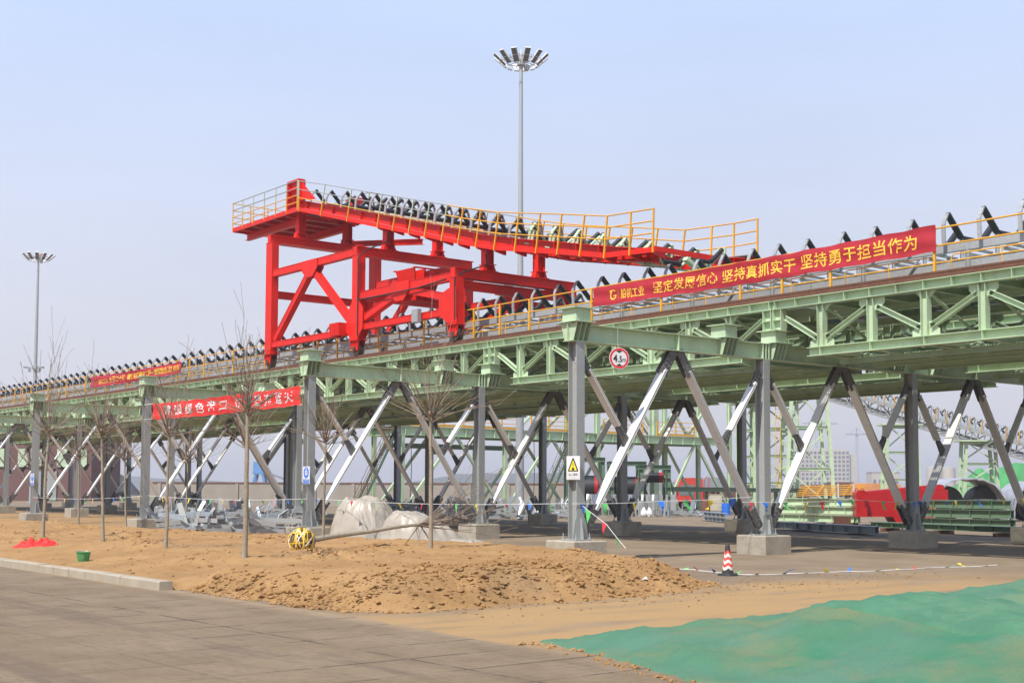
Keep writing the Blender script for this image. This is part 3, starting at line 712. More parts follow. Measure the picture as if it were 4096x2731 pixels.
# ------------------------------------------------------------------ red tripper car
TL = (11.7, 25.4, 0.0)
trip = thing('tripper_car', 'large bright red belt tripper car on wheels standing on the green girder', 'tripper car', TL)
def T(name, mb, m='red', smooth=False, parent=None): return part(name, mb, m, parent or trip, TL, smooth)
def interp(x, xs, ys):
    if x <= xs[0]: i = 0
    elif x >= xs[-1]: i = len(xs) - 2
    else: i = max(j for j in range(len(xs) - 1) if xs[j] <= x)
    return ys[i] + (ys[i + 1] - ys[i]) * (x - xs[i]) / (xs[i + 1] - xs[i])
BYs = [5.2, 6.9, 8.84, 11.97, 15.4, 17.98, 22.97, 28.7, 35.2]; BZs = [10.72, 10.98, 11.31, 11.94, 12.61, 13.2, 14.56, 16.06, 17.76]
zb = lambda y: interp(y, BYs, BZs)
DYs = [5.0, 6.5, 9.13, 11.87, 16.0, 18.6, 21.3, 25.3, 33.0]; DZs = [10.9, 10.92, 11.06, 11.58, 12.33, 12.96, 13.68, 14.74, 16.8]
zd = lambda y: 16.8 if y > 33 else interp(y, DYs, DZs)
IYs = [7.6, 9.0, 11.7, 14.5, 17.2, 20, 24.2, 28.4, 33]; IZs = [11.37, 11.73, 12.43, 13.17, 13.93, 14.7, 15.8, 16.9, 17.84]
zi = lambda y: interp(y, IYs, IZs)
# the three portals
PORT = [(34.1, 15.34, 0.66, 12.2), (25.45, 13.5, 0.56, 11.15), (17.5, 11.46, 0.5, 10.75)]
for (y, zt, wy, zl) in PORT:
    for X in (8.5, 14.9):
        mb = MB(); mb.box((X, y, (9.05 + zt - 0.42) / 2), (0.4, wy, zt - 0.42 - 9.05))
        leg = T('portal_leg', mb)
        mb = MB()                                                     # bogie under the leg
        mb.box((X, y, 9.02), (0.56, wy + .2, 0.05)); 
        for sx_ in (-1, 1):
            mb.plate([(X + sx_ * .17, y - .38, 9.0), (X + sx_ * .17, y + .38, 9.0), (X + sx_ * .17, y + .26, 8.52), (X + sx_ * .17, y - .26, 8.52)], (0.03, 0, 0))
        for dy in (-.3, -.1, .1, .3): mb.box((X - .215, y + dy, 9.16), (0.03, 0.05, 0.22)); mb.box((X - .21, y + dy, 8.86), (0.05, 0.02, 0.26))
        T('bogie', mb, parent=leg)
        mb = MB(); mb.cyl((X - .12, y, 8.615), (X + .10, y, 8.615), 0.31, 24); mb.cyl((X + .10, y, 8.615), (X + .14, y, 8.615), 0.345, 24); mb.cyl((X - .26, y, 8.615), (X + .22, y, 8.615), 0.11, 12)
        T('wheel', mb, 'wheel', True, parent=leg)
    mb = MB(); mb.H((8.28, y, zt - .21), (15.12, y, zt - .21), 0.42, wy, (0, 0, 1), 0.03, 0.3); T('portal_beam', mb)
    mb = MB(); mb.H((8.72, y, zl), (14.68, y, zl), 0.38, 0.3, (0, 0, 1), 0.025, 0.02); T('tie_beam', mb)
    for X in (10.15, 13.07):                                           # stub posts up to the boom
        z1 = zb(y) - 0.52; mb = MB(); mb.H((X, y, zt + .02), (X, y, z1), 0.42, 0.38, (1, 0, 0), 0.025, 0.02)
        mb.box((X, y, zt + .3), (0.58, 0.56, 0.025)); mb.box((X, y, zt + .012), (0.8, 0.56, 0.024))
        for sx_ in (-1, 1): mb.plate([(X + sx_ * .21, y, zt + .03), (X + sx_ * .38, y, zt + .03), (X + sx_ * .27, y, zt + .28), (X + sx_ * .21, y, zt + .28)], (0, 0.3, 0))
        T('stub_post', mb)
for X in (8.5, 14.9):
    for (y0, y1, z) in ((25.75, 33.76, 13.27), (17.76, 25.16, 11.12), (25.75, 33.76, 9.5), (17.76, 25.16, 9.62)):
        mb = MB(); mb.H((X, y0, z), (X, y1, z), 0.36 if z > 10 else 0.3, 0.34, (0, 0, 1), 0.025, 0.3); T('side_beam', mb)
    for a, b_ in (((33.55, 9.75), (30.15, 12.75)), ((26.0, 9.95), (29.45, 12.75)), ((25.0, 9.95), (22.0, 10.85)), ((18.0, 10.25), (21.25, 10.95))):
        A, B = Vector((X, a[0], a[1])), Vector((X, b_[0], b_[1])); d = (B - A).normalized(); n = Vector((0, -d.z, d.y))
        mb = MB(); mb.H(A, B, 0.32, 0.32, n, 0.025, 0.28); T('raking_brace', mb)
    for P in ([(-0.9, 0.25), (1.0, 0.25), (1.0, -.25), (.45, -.62), (-.35, -.62), (-.9, -.2)],):
        for (cy, cz) in ((29.8, 13.2), (21.6, 11.1)):
            for sx_ in (-1, 1):
                mb = MB(); mb.plate([(X + sx_ * .19, cy + p * .8, cz + q) for p, q in P], (0.03, 0, 0)); T('gusset_plate', mb)
    for sx_ in (-1, 1):
        mb = MB(); mb.plate([(X + sx_ * .217, 25.45 + p, q) for p, q in [(.62, 10.35), (.2, 10.9), (-.35, 10.9), (-.75, 10.5), (-.75, 9.55), (-.3, 9.08), (.3, 9.08), (.75, 9.5)]], (0.03, 0, 0)); T('gusset_plate', mb)
        mb = MB(); mb.plate([(X + sx_ * .217, 17.5 + p, q) for p, q in [(.28, 10.6), (-.28, 10.6), (-.28, 9.1), (.35, 9.1), (1.0, 9.5), (1.0, 10.15), (.75, 10.45)]], (0.03, 0, 0)); T('gusset_plate', mb)
mb = MB(); mb.box((8.1, 26.6, 9.6), (0.5, 0.9, 0.62)); mb.cyl((8.1, 26.6, 9.2), (8.1, 26.6, 9.3), .2, 12)
for i in range(4): mb.box((7.84, 26.3 + .2 * i, 9.6), (0.03, 0.04, 0.6))
T('drive_housing', mb)
# boom: two long I-beams with a sag curve
nodes = [35.2, 28.7, 22.97, 17.98, 15.4, 11.97, 8.84, 6.9]
for X, ys in ((10.15, nodes), (13.07, nodes[:-1] + [5.2])):
    mb = MB()
    for a, b_ in zip(ys[:-1], ys[1:]):
        mb.H((X, a + .01, zb(a) - .26), (X, b_ - .01, zb(b_) - .26), 0.52, 0.32, (0, 0, 1), 0.025, 0.02)
    y = ys[-1] + .5
    while y < 35: 
        for sx_ in (-1, 1): mb.box((X + sx_ * .085, y, zb(y) - .26), (0.14, 0.02, 0.44))
        y += 1.36
    T('boom_beam', mb)
for y in (8.5, 11.5, 14.5, 18.5, 21.5, 24.3, 27.5, 30.5, 33.3):
    mb = MB(); mb.H((10.33, y, zb(y) - .3), (12.9, y, zb(y) - .3), 0.3, 0.2, (0, 0, 1), 0.02, 0.015); T('cross_member', mb)
# walkways on brackets
NY = [32.97, 30.6, 28.0, 25.2, 23.85, 22.5, 21.2, 19.85, 18.6, 17.3, 16.0, 14.6, 13.2, 11.87, 10.5, 9.1, 7.7, 6.46]
FY = [32.9, 30.2, 27.6, 25.0, 22.5, 20.0, 18.2, 16.85, 15.2, 13.7, 12.3, 10.8, 9.2, 7.6, 6.4, 5.2]
def sheet(mb, X0, X1, ys, f, th, dz=0):
    for a, b_ in zip(ys[:-1], ys[1:]):
        mb.prism(((X0 + X1) / 2, a, f(a) + dz), ((X0 + X1) / 2, b_, f(b_) + dz), [(-(X1 - X0) / 2, -th / 2), ((X1 - X0) / 2, -th / 2), ((X1 - X0) / 2, th / 2), (-(X1 - X0) / 2, th / 2)], (0, 0, 1))
ds = [33.0, 25.3, 21.3, 18.6, 16.0, 11.87, 9.13, 6.5]
mb = MB(); sheet(mb, 9.48, 9.98, ds, zd, 0.03, -0.02); T('walkway_deck', mb, 'grate')
mb = MB(); sheet(mb, 13.24, 13.62, ds[:-1] + [5.1], zd, 0.03, -0.02); T('walkway_deck', mb, 'grate')
mb = MB(); sheet(mb, 9.40, 9.47, ds, zd, 0.2, -0.1); T('walkway_edge', mb)
mb = MB(); sheet(mb, 13.63, 13.7, ds[:-1] + [5.1], zd, 0.2, -0.1); T('walkway_edge', mb)
for y in NY:
    mb = MB(); mb.plate([(9.42, y, zd(y) - .12), (9.98, y, zd(y) - .06), (9.98, y, zd(y) - .36), (9.42, y, zd(y) - .26)], (0, 0.1, 0)); T('walkway_bracket', mb)
mb = MB(); mb.box((11.5, 6.42, 10.84), (4.2, 0.07, 0.2)); T('walkway_edge', mb)
def slope_vec(f, y): 
    d = Vector((0, 0.4, f(y + .2) - f(y - .2))).normalized(); return Vector((0, -d.z, d.y))
for X, ys, lo in ((9.38, NY, 1), (13.68, FY, 0)):
    mbg, mby, rails = MB(), MB(), []
    tops = {}
    for y in ys:
        u = slope_vec(zd, y) if y < 32 else Vector((0, 0, 1)); p = Vector((X, y, zd(y))); grey = y > 19.0
        a, b_ = p - u * .22, p + u * 1.42
        if grey:
            mbp = MB(); mbp.bar(a, p + u * .5, .06, .06, (1, 0, 0)); T('rail_post', mbp, 'yellow'); mbp = MB(); mbp.bar(p + u * .5, b_, .05, .05, (1, 0, 0)); T('rail_post', mbp, 'green')
        else:
            mbp = MB(); mbp.bar(a, b_, .06, .06, (1, 0, 0)); T('rail_post', mbp, 'yellow')
        tops[y] = (p, u)
    for h in (1.4, 0.95, 0.5):
        g_ = [tops[y][0] + tops[y][1] * h for y in ys if y > 18.9]; yl = [tops[y][0] + tops[y][1] * h for y in ys if y < 20.5]
        mb = MB(); mb.tube(g_, 0.026, 6); T('guard_rail', mb, 'column' if h > .6 else 'yellow', True)
        mb = MB(); mb.tube(yl, 0.028, 6); T('guard_rail', mb, 'yellow', True)
# head platform
mb = MB(); mb.box((11.6, 36.8, 16.8), (4.2, 7.5, 0.03)); T('platform_deck', mb, 'grate')
for X in (9.41, 13.8):
    mb = MB(); mb.box((X, 36.8, 16.72), (0.07, 7.6, 0.24)); T('platform_edge', mb)
for y in (33.06, 40.6):
    mb = MB(); mb.box((11.6, y, 16.72), (4.3, 0.07, 0.24)); T('platform_edge', mb)
for y in (34.4, 35.6, 36.8, 38.0, 39.3):
    mb = MB(); mb.H((9.46, y, 16.63), (13.75, y, 16.63), 0.22, 0.16, (0, 0, 1), 0.02, 0.015); T('platform_joist', mb)
for X in (10.15, 13.07):
    mb = MB(); mb.H((X, 40.3, 16.34), (X, 34.45, 16.34), 0.36, 0.3, (0, 0, 1), 0.02, 0.015); T('platform_beam', mb)
PYs = [33.1, 34.3, 35.5, 36.8, 38.1, 39.4, 40.6]
for X in (9.38, 13.83):
    for y in PYs:
        mb = MB(); mb.box((X, y, 17.05), (0.05, 0.05, 0.7)); T('rail_post', mb, 'yellow'); mb = MB(); mb.box((X, y, 17.84), (0.045, 0.045, 0.88)); T('rail_post', mb, 'green' if y < 40 else 'yellow')
    for h, m_ in ((1.46, 'column'), (1.05, 'column'), (.66, 'yellow'), (.3, 'yellow')):
        mb = MB(); mb.cyl((X, 33.1, 16.8 + h), (X, 40.6, 16.8 + h), .026, 6); T('guard_rail', mb, m_, True)
for h in (1.46, 1.05, .66, .3):
    mb = MB(); mb.cyl((9.38, 40.6, 16.8 + h), (13.83, 40.6, 16.8 + h), .026, 6); T('guard_rail', mb, 'yellow', True)
for X in (10.5, 11.6, 12.7):
    mb = MB(); mb.box((X, 40.6, 17.5), (0.05, 0.05, 1.5)); T('rail_post', mb, 'yellow')
for X in (10.15,):                                               # head pulley bearing block
    mb = MB(); z0 = zb(34.6)
    mb.plate([(X, 33.9, 16.9), (X, 35.3, 16.9), (X, 35.2, 18.62), (X, 34.1, 18.55)], (0.06, 0, 0))
    mb.box((X, 34.02, 17.8), (0.42, 0.06, 1.5)); mb.box((X, 35.25, 17.75), (0.42, 0.06, 1.75)); mb.box((X, 34.65, 18.6), (0.42, 1.2, 0.05))
    for dz in (17.3, 17.7, 18.1): mb.box((X, 34.63, dz), (0.38, 1.16, 0.04))
    mb.plate([(X, 33.98, 18.4), (X, 33.98, 17.5), (X, 32.5, 17.25)], (0.05, 0, 0))
    T('pulley_support', mb)
mb = MB(); mb.box((13.07, 33.3, 17.45), (.5, .9, .55)); mb.box((13.07, 33.3, 17.75), (.6, 1.1, .05)); mb.box((13.07, 32.9, 17.5), (.62, .05, .5)); T('pulley_support', mb)
# far-side service platform
mb = MB(); mb.H((14.6, 29.0, 15.0), (14.6, 36.0, 15.9), 0.3, 0.26, (0, 0, 1), 0.02, 0.015); T('platform_beam', mb)
# hopper plates standing between the portals
mb = MB(); cx, cy, z0, z1 = 10.2, 22.9, 10.7, 12.2
for dx in (-.75, -.15, .45, .8):
    mb.plate([(cx + dx * .55, cy - .45, z0), (cx + dx * .55, cy + .45, z0), (cx + dx, cy + .8, z1), (cx + dx, cy - .8, z1)], (0.05, 0, 0))
mb.plate([(cx - .42, cy, z0), (cx + .45, cy, z0), (cx + .8, cy, z1), (cx - .75, cy, z1)], (0, 0.05, 0)); mb.box((cx, cy, z0 + .03), (1.3, .9, .05))
mb.box((cx + .02, cy - .83, z1), (1.7, 0.16, 0.05)); mb.box((cx + .02, cy + .83, z1), (1.7, 0.16, 0.05))
T('hopper', mb)
mb = MB(); mb.box((12.9, 19.6, 11.0), (0.9, 0.7, 0.12)); mb.box((12.8, 19.6, 11.2), (0.5, 0.5, 0.3)); T('bearing_block', mb)
for (pts) in ([(8.25, 25.1, 9.2), (8.24, 25.1, 12.9), (8.6, 25.0, 13.3), (9.9, 25.1, 13.9), (9.95, 25.0, 14.3)], [(8.26, 17.3, 9.2), (8.26, 17.32, 11.0), (8.7, 17.2, 11.3), (9.9, 17.2, 11.7), (9.9, 17.3, 12.2)], [(8.22, 17.9, 11.0), (8.24, 20, 10.88), (8.22, 22.5, 10.86), (8.24, 25, 10.9)]):
    mb = MB(); mb.tube(pts, .035, 6); T('cable', mb, 'black', True)
mb = MB(); mb.box((8.2, 20.1, 9.62), (.18, .5, .6)); mb.box((8.1, 20.1, 9.62), (.03, .44, .54)); T('junction_box', mb, 'galv')
# idlers riding on the boom
def boom_idler(green):
    mb = MB(); sm = 'green' if green else 'galv'
    mb.L((-1.3, 0.05, -.005), (1.3, 0.05, -.005), 0.09, 0.07, (0, 0, 1), 0.009)
    for s_ in (-1, 1):
        pts = [(s_ * 1.45, 0), (s_ * 1.47, .5), (s_ * 1.40, .70), (s_ * 1.25, .92)]
        for a, b_ in zip(pts[:-1], pts[1:]): mb.bar((a[0], 0, a[1] - .012), (b_[0], 0, b_[1] + .012), 0.15, 0.05, (s_, 0, 0.4))
        mb.box((s_ * 0.5, 0, .12), (0.05, 0.1, 0.24))
        if green:
            mb.box((s_ * 1.3, 0, .3), (0.36, 0.03, .55)); mb.box((s_ * 1.28, 0, .6), (0.44, 0.28, 0.04)); mb.box((s_ * 1.22, -.12, .32), (0.05, 0.2, .5)); mb.box((s_ * 1.4, -.12, .32), (0.05, 0.2, .5)); mb.bar((s_ * 1.2, 0, .82), (s_ * .55, 0, .2), .16, .05, (-s_, 0, 1)); mb.box((s_ * 1.3, 0, .02), (.5, .3, .05))
    q = part('idler_frame', mb, sm, trip)
    for s_ in (-1, 1):
        mb = MB(); a, b_ = Vector((s_ * 1.235, 0, .91)), Vector((s_ * 0.56, 0, .29)); off = Vector((0, .14 if green else 0, 0)); mb.cyl(a + off, b_ + off, 0.1, 12); part('wing_roller', mb, 'black', q, smooth=True)
    mb = MB(); mb.cyl((-0.47, 0, .25), (0.47, 0, .25), 0.1, 12); part('centre_roller', mb, 'black', q, smooth=True)
    return q
protos = [boom_idler(False), boom_idler(True)]; index_children()
used = [False, False]
ylist = [(y, 0) for y in (32.99, 31.39, 29.85, 28.42, 27.04, 25.65, 24.19, 22.79, 21.43, 20.02, 18.6, 17.24, 15.84)] + [(y, 1) for y in (14.5, 13.15, 11.7, 10.23, 9.0, 7.6)]
for y, gk in ylist:
    q = copy_tree(protos[gk], trip) if used[gk] else protos[gk]; used[gk] = True
    sl = math.atan2(zi(y + .5) - zi(y - .5), 1.0); lift = 0.9 * math.cos(sl)
    q.location = (11.65 - TL[0], y - TL[1] + 0.9 * math.sin(sl), zi(y) - lift); q.rotation_euler = (sl, 0, 0)
mb = MB(); pts = [(10.9, 10.62), (11.3, 10.42), (12.05, 10.42), (12.85, 11.12)]
for a, b_ in zip(pts[:-1], pts[1:]): mb.bar((a[0], 6.3, a[1]), (b_[0], 6.3, b_[1]), 0.24, 0.14, (0, 0, 1) if a[1] == b_[1] else ((-1 if b_[1] > a[1] else 1), 0, 1))
mb.box((12.9, 6.3, 11.1), (0.06, 0.4, 0.3)); q = T('trough_frame', mb, 'green')
mb = MB(); mb.cyl((12.1, 6.12, 10.62), (12.72, 6.12, 11.14), 0.09, 12); mb.cyl((11.35, 6.12, 10.58), (12.0, 6.12, 10.58), 0.09, 12); T('trough_roller', mb, 'black', True, q)

# ------------------------------------------------------------------ banners
def banner(name, label, X, ya, yb, z0a, z1a, z0b, z1b, m, texts, amp=0.025, seed=0, group=None):
    """cloth from (ya) to (yb), left to right as read from the road; texts: (string, u0, u1, v centre, height, material, offset)"""
    Lw = abs(ya - yb); root = thing(name, label, 'banner', (X, (ya + yb) / 2, z0a), group); org = Vector(root.location)
    def fold(u, w):
        f = u / Lw; e_ = ss(0, .05, f) * ss(1, .95, f)
        return Vector((-(amp * math.sin(u * 3.1 + seed) * .6 + amp * math.sin(u * 7.3 + w * 4 + seed) * .35 + amp * .8 * math.sin(w * 9 + u * .7)), 0, -0.05 * math.sin(math.pi * f) * (1 - 0 * w) + .015 * math.sin(u * 4.4 + seed)))
    def pos(u, v):
        f = u / Lw; za, zb_ = z0a + (z0b - z0a) * f, z1a + (z1b - z1a) * f
        return Vector((X, ya + (yb - ya) * f, za + (zb_ - za) * v)) + fold(u, v)
    nu, nv = 120, 10; g = MB()
    g.v = [tuple(pos(Lw * i / nu, j / nv)) for j in range(nv + 1) for i in range(nu + 1)]
    g.f = [(j * (nu + 1) + i, j * (nu + 1) + i + 1, (j + 1) * (nu + 1) + i + 1, (j + 1) * (nu + 1) + i) for j in range(nv) for i in range(nu)]; g.mi = [0] * len(g.f)
    part('banner_cloth', g, m, root, org, True)
    for (txt, u0, u1, vc, hh, tm, off, sp) in texts:
        me = text_mesh(txt, 1.0, off, spacing=sp); xs = [v.co.x for v in me.vertices]; ys_ = [v.co.y for v in me.vertices]
        x0, x1, y0, y1 = min(xs), max(xs), min(ys_), max(ys_)
        for v in me.vertices:
            u = u0 + (u1 - u0) * (v.co.x - x0) / (x1 - x0); w = vc + hh * ((v.co.y - y0) / (y1 - y0) - .5)
            v.co = pos(u, w) + Vector((-0.008, 0, 0)) - org
        me.name = 'lettering'; me.materials.clear(); me.materials.append(M[tm]); ob = bpy.data.objects.new('lettering', me); COL.objects.link(ob); ob.parent = root
    return root, pos, org
def yu(px, py, ya, X): return abs(at(px, py, X=X).y - ya)
XB = 8.88; ya, yb_ = 9.17, -5.75
U = lambda px: yu(px, 1160 - (px - 2380) * .175, ya, XB)
root, pos, org = banner('gold_lettered_banner', 'long crimson banner with gold Chinese lettering tied along the yellow handrail at right', XB, ya, yb_, 8.92, 9.64, 8.97, 9.76, 'cloth_red',
    [('船机工业', U(2482), U(2577), .46, .50, 'gold', .012, 1.0), ('坚定发展信心', U(2612), U(2872), .50, 0.60, 'gold', .011, 1.08), ('坚持真抓实干', U(2890), U(3180), .50, 0.60, 'gold', .011, 1.08), ('坚持勇于担当作为', U(3203), U(3668), .50, 0.60, 'gold', .011, 1.08)], 0.02, 0.4)
g = MB(); uc, Lc = (U(2438) + U(2466)) / 2, (U(2466) - U(2438)) / 2                # round emblem with a horn and an inner bar
def ring(a0, a1, r0, r1, n=18):
    k = len(g.v)
    for i in range(n + 1):
        a = R_(a0 + (a1 - a0) * i / n)
        for r in (r0, r1): g.v.append(tuple(pos(uc + Lc * r * math.cos(a), .48 + .27 * r * math.sin(a)) + Vector((-.008, 0, 0))))
    fs = [(k + 2 * i, k + 2 * i + 1, k + 2 * i + 3, k + 2 * i + 2) for i in range(n)]; g.f += fs; g.mi += [0] * n
ring(110, 365, .58, .85); ring(45, 150, .85, 1.05)
def quad(P):
    k = len(g.v); g.v += [tuple(pos(uc + Lc * p, .48 + .27 * q) + Vector((-.008, 0, 0))) for p, q in P]; g.f.append(tuple(range(k, k + len(P)))); g.mi.append(0)
quad([(0, .0), (.82, .0), (.82, -.2), (0, -.2)]); quad([(-.95, .95), (-.2, 1.05), (-.3, .8), (-.8, .75)])
k_ = U(2472); quad([((k_ - uc) / Lc, .85), ((k_ - uc) / Lc + .07, .85), ((k_ - uc) / Lc + .07, -.85), ((k_ - uc) / Lc, -.85)])
part('emblem', g, 'gold', root, org)
ya2, yb2 = 60.66, 46.09; U2 = lambda px: yu(px, 1530 - (px - 368) * .165, ya2, XB)
banner('faded_gold_banner', 'faded crimson banner with gold lettering tied to the handrail at far left', XB, ya2, yb2, 8.79, 9.55, 8.89, 9.55, 'cloth_red',
    [('船机工业', U2(395), U2(430), .46, .42, 'gold', .015, 1.0), ('大干二十天', U2(438), U2(500), .5, .56, 'gold', .025, 1.08), ('确保东煤南移工程一期取装线顺利试车', U2(510), U2(720), .5, .58, 'gold', .02, 1.0)], 0.03, 2.0)
ya3, yb3 = 28.75, 15.34; U3 = lambda px: yu(px, 1645 - (px - 615) * .115, ya3, -.22)
root3, pos3, org3 = banner('scarlet_banner', 'scarlet banner with white Chinese lettering slung between two grey trestle columns', -.22, ya3, yb3, 5.07, 5.8, 5.11, 5.82, 'cloth_bright',
    [('建 设 绿 色 港 口', U3(656), U3(906), .5, .62, 'white', .012, 1.0), ('守 护 碧 海 蓝 天', U3(942), U3(1172), .5, .62, 'white', .012, 1.0)], 0.03, 1.2)
for (yy, yc) in ((28.75, 29.8), (15.34, 15.2)):
    for z in (5.1, 5.78):
        mb = MB(); mb.tube([(-.22, yy, z), (-.2, yc, z + .02)], .012, 5); part('tie_cord', mb, 'cord', root3, org3)

# ------------------------------------------------------------------ signs
def sheet_sign(name, label, c, w, h, nrm, th=0.012):
    """flat sign standing upright; returns root and a mapper from sign coordinates"""
    n = Vector(nrm).normalized(); x = Vector((0, 0, 1)).cross(n).normalized(); c = Vector(c)
    r = thing(name, label, 'sign', c); z = Vector((0, 0, 1))
    return r, (lambda u, v, o=0.0: c + x * u + z * v + n * (th / 2 + o)), x, n, c
def flat(name, pts, mp, m, r, c, o=0.002):
    g = MB(); P = [mp(u, v, o) for u, v in pts]; g.v = [tuple(p) for p in P]; g.f = [tuple(range(len(P)))]; g.mi = [0]
    return part(name, g, m, r, c)
def circ(cx, cy, rx, ry, n=40, a0=0, a1=360): return [(cx + rx * math.cos(R_(a0 + (a1 - a0) * i / n)), cy + ry * math.sin(R_(a0 + (a1 - a0) * i / n))) for i in range(n if a1 - a0 == 360 else n + 1)]
def sign_text(txt, mp, u0, u1, v0, v1, m, r, c, off=0.0, name='lettering'):
    me = text_mesh(txt, 1.0, off); xs = [v.co.x for v in me.vertices]; ys_ = [v.co.y for v in me.vertices]; a, b_, d, e_ = min(xs), max(xs), min(ys_), max(ys_)
    for v in me.vertices: v.co = mp(u0 + (u1 - u0) * (v.co.x - a) / (b_ - a), v0 + (v1 - v0) * (v.co.y - d) / (e_ - d), .006) - c
    me.name = name; me.materials.clear(); me.materials.append(M[m]); o = bpy.data.objects.new(name, me); COL.objects.link(o); o.parent = r
# height limit
r, mp_, x_, n_, c_ = sheet_sign('height_limit_sign', 'round white height limit sign with red rim reading 4.5m under the green crossbeam', (1.42, -0.24, 5.78), .6, .6, (-0.34, -0.94, 0.0))
g = MB(); g.plate([c_ + x_ * u + Vector((0, 0, v)) for u, v in circ(0, 0, .31, .31, 48)], n_ * .012); part('sign_plate', g, 'white', r, c_)
g = MB(); P0, P1 = circ(0, 0, .295, .295, 48), circ(0, 0, .235, .235, 48)
g.v = [tuple(mp_(u, v, .003)) for u, v in P0] + [tuple(mp_(u, v, .003)) for u, v in P1]; g.f = [(i, (i + 1) % 48, 48 + (i + 1) % 48, 48 + i) for i in range(48)]; g.mi = [0] * 48; part('red_rim', g, 'signred', r, c_)
flat('black_arrow', [(-.1, .21), (0, .15), (.1, .21), (0, .232)], mp_, 'signblack', r, c_); flat('black_arrow', [(-.1, -.21), (0, -.232), (.1, -.21), (0, -.15)], mp_, 'signblack', r, c_)
sign_text('4', mp_, -.19, -.06, -.11, .11, 'signblack', r, c_, .03); sign_text('.5', mp_, -.045, .085, -.11, .07, 'signblack', r, c_, .02); sign_text('m', mp_, .1, .205, -.1, -.005, 'signblack', r, c_)
g = MB(); g.tube([c_ + Vector((0, 0, .3)) - n_ * .01, c_ + Vector((0, .06, .42)), c_ + Vector((0, .06, .9))], .012, 5); part('hanger', g, 'galv', r, c_)
# falling objects
r, mp_, x_, n_, c_ = sheet_sign('warning_sign', 'white warning sign with yellow triangle on the nearest grey column', (-.19, -.085, 2.62), .5, .66, (-1, -.12, 0))
g = MB(); g.plate([c_ + x_ * u + Vector((0, 0, v)) for u, v in ((-.25, -.33), (.25, -.33), (.25, .33), (-.25, .33))], n_ * .01); part('sign_plate', g, 'white', r, c_)
flat('triangle_border', [(-.19, -.1), (.19, -.1), (.192, -.07), (.02, .275), (-.02, .275), (-.192, -.07)], mp_, 'signblack', r, c_, .002)
flat('triangle_field', [(-.14, -.07), (.14, -.07), (0, .22)], mp_, 'signyel', r, c_, .004)
flat('person_symbol', [(-.045, -.065), (.045, -.065), (.05, -.01), (.03, .005), (-.03, .005), (-.05, -.01)], mp_, 'signblack', r, c_, .006); flat('person_head', circ(0, .03, .014, .02, 12), mp_, 'signblack', r, c_, .006)
flat('hook_symbol', [(-.008, .16), (.008, .16), (.01, .1), (.03, .085), (.02, .07), (-.02, .07), (-.03, .09), (-.01, .1)], mp_, 'signblack', r, c_, .006)
g = MB()
for (u0, v0, u1, v1) in ((-.22, -.135, .22, -.139), (-.22, -.31, .22, -.314), (-.22, -.31, -.216, -.135), (.216, -.31, .22, -.135)):
    k = len(g.v); g.v += [tuple(mp_(a, b_, .004)) for a, b_ in ((u0, v0), (u1, v0), (u1, v1), (u0, v1))]; g.f.append((k, k + 1, k + 2, k + 3)); g.mi.append(0)
part('caption_frame', g, 'signgrey', r, c_)
sign_text('当心落物', mp_, -.17, .17, -.225, -.155, 'signblack', r, c_, .0); sign_text('Warning falling objects', mp_, -.18, .18, -.29, -.255, 'signgrey', r, c_)
# blue mandatory signs
def blue_sign(label, c, caption, helmet):
    r, mp_, x_, n_, c_ = sheet_sign('safety_sign', label, c, .5, .64, (-1, 0, 0))
    g = MB(); g.plate([c_ + x_ * u + Vector((0, 0, v)) for u, v in ((-.25, -.32), (.25, -.32), (.25, .32), (-.25, .32))], n_ * .01); part('sign_plate', g, 'white', r, c_)
    flat('blue_oval', circ(0, .09, .19, .205), mp_, 'signblue', r, c_); flat('caption_panel', [(-.22, -.24), (.22, -.24), (.22, -.15), (-.22, -.15)], mp_, 'signblue', r, c_); flat('caption_strip', [(-.22, -.305), (.22, -.305), (.22, -.25), (-.22, -.25)], mp_, 'signblue', r, c_)
    flat('figure_head', circ(0, .225, .035, .035, 16), mp_, 'white', r, c_, .005)
    if helmet: flat('figure_symbol', circ(0, .12, .1, .08, 20, 0, 180), mp_, 'white', r, c_, .005)
    else:
        flat('figure_symbol', [(-.1, .05), (-.07, .17), (.07, .17), (.1, .05), (.06, .0), (-.06, .0)], mp_, 'white', r, c_, .005); flat('harness_symbol', [(-.05, .02), (.0, .1), (.05, .02), (.03, .13), (-.03, .13)], mp_, 'signblue', r, c_, .008); flat('harness_buckle', [(-.03, .02), (0, -.03), (.03, .02), (0, .0)], mp_, 'white', r, c_, .008)
    sign_text(caption, mp_, -.19, .19, -.225, -.165, 'white', r, c_)
blue_sign('white sign with blue oval and caption on the column beside the beige sheeting', (-.2, 14.83, 2.5), '必须系安全带', False)
blue_sign('small white and blue safety sign on a far left column behind thin trees', (-.2, 44.77, 2.43), '必须戴安全帽', True)

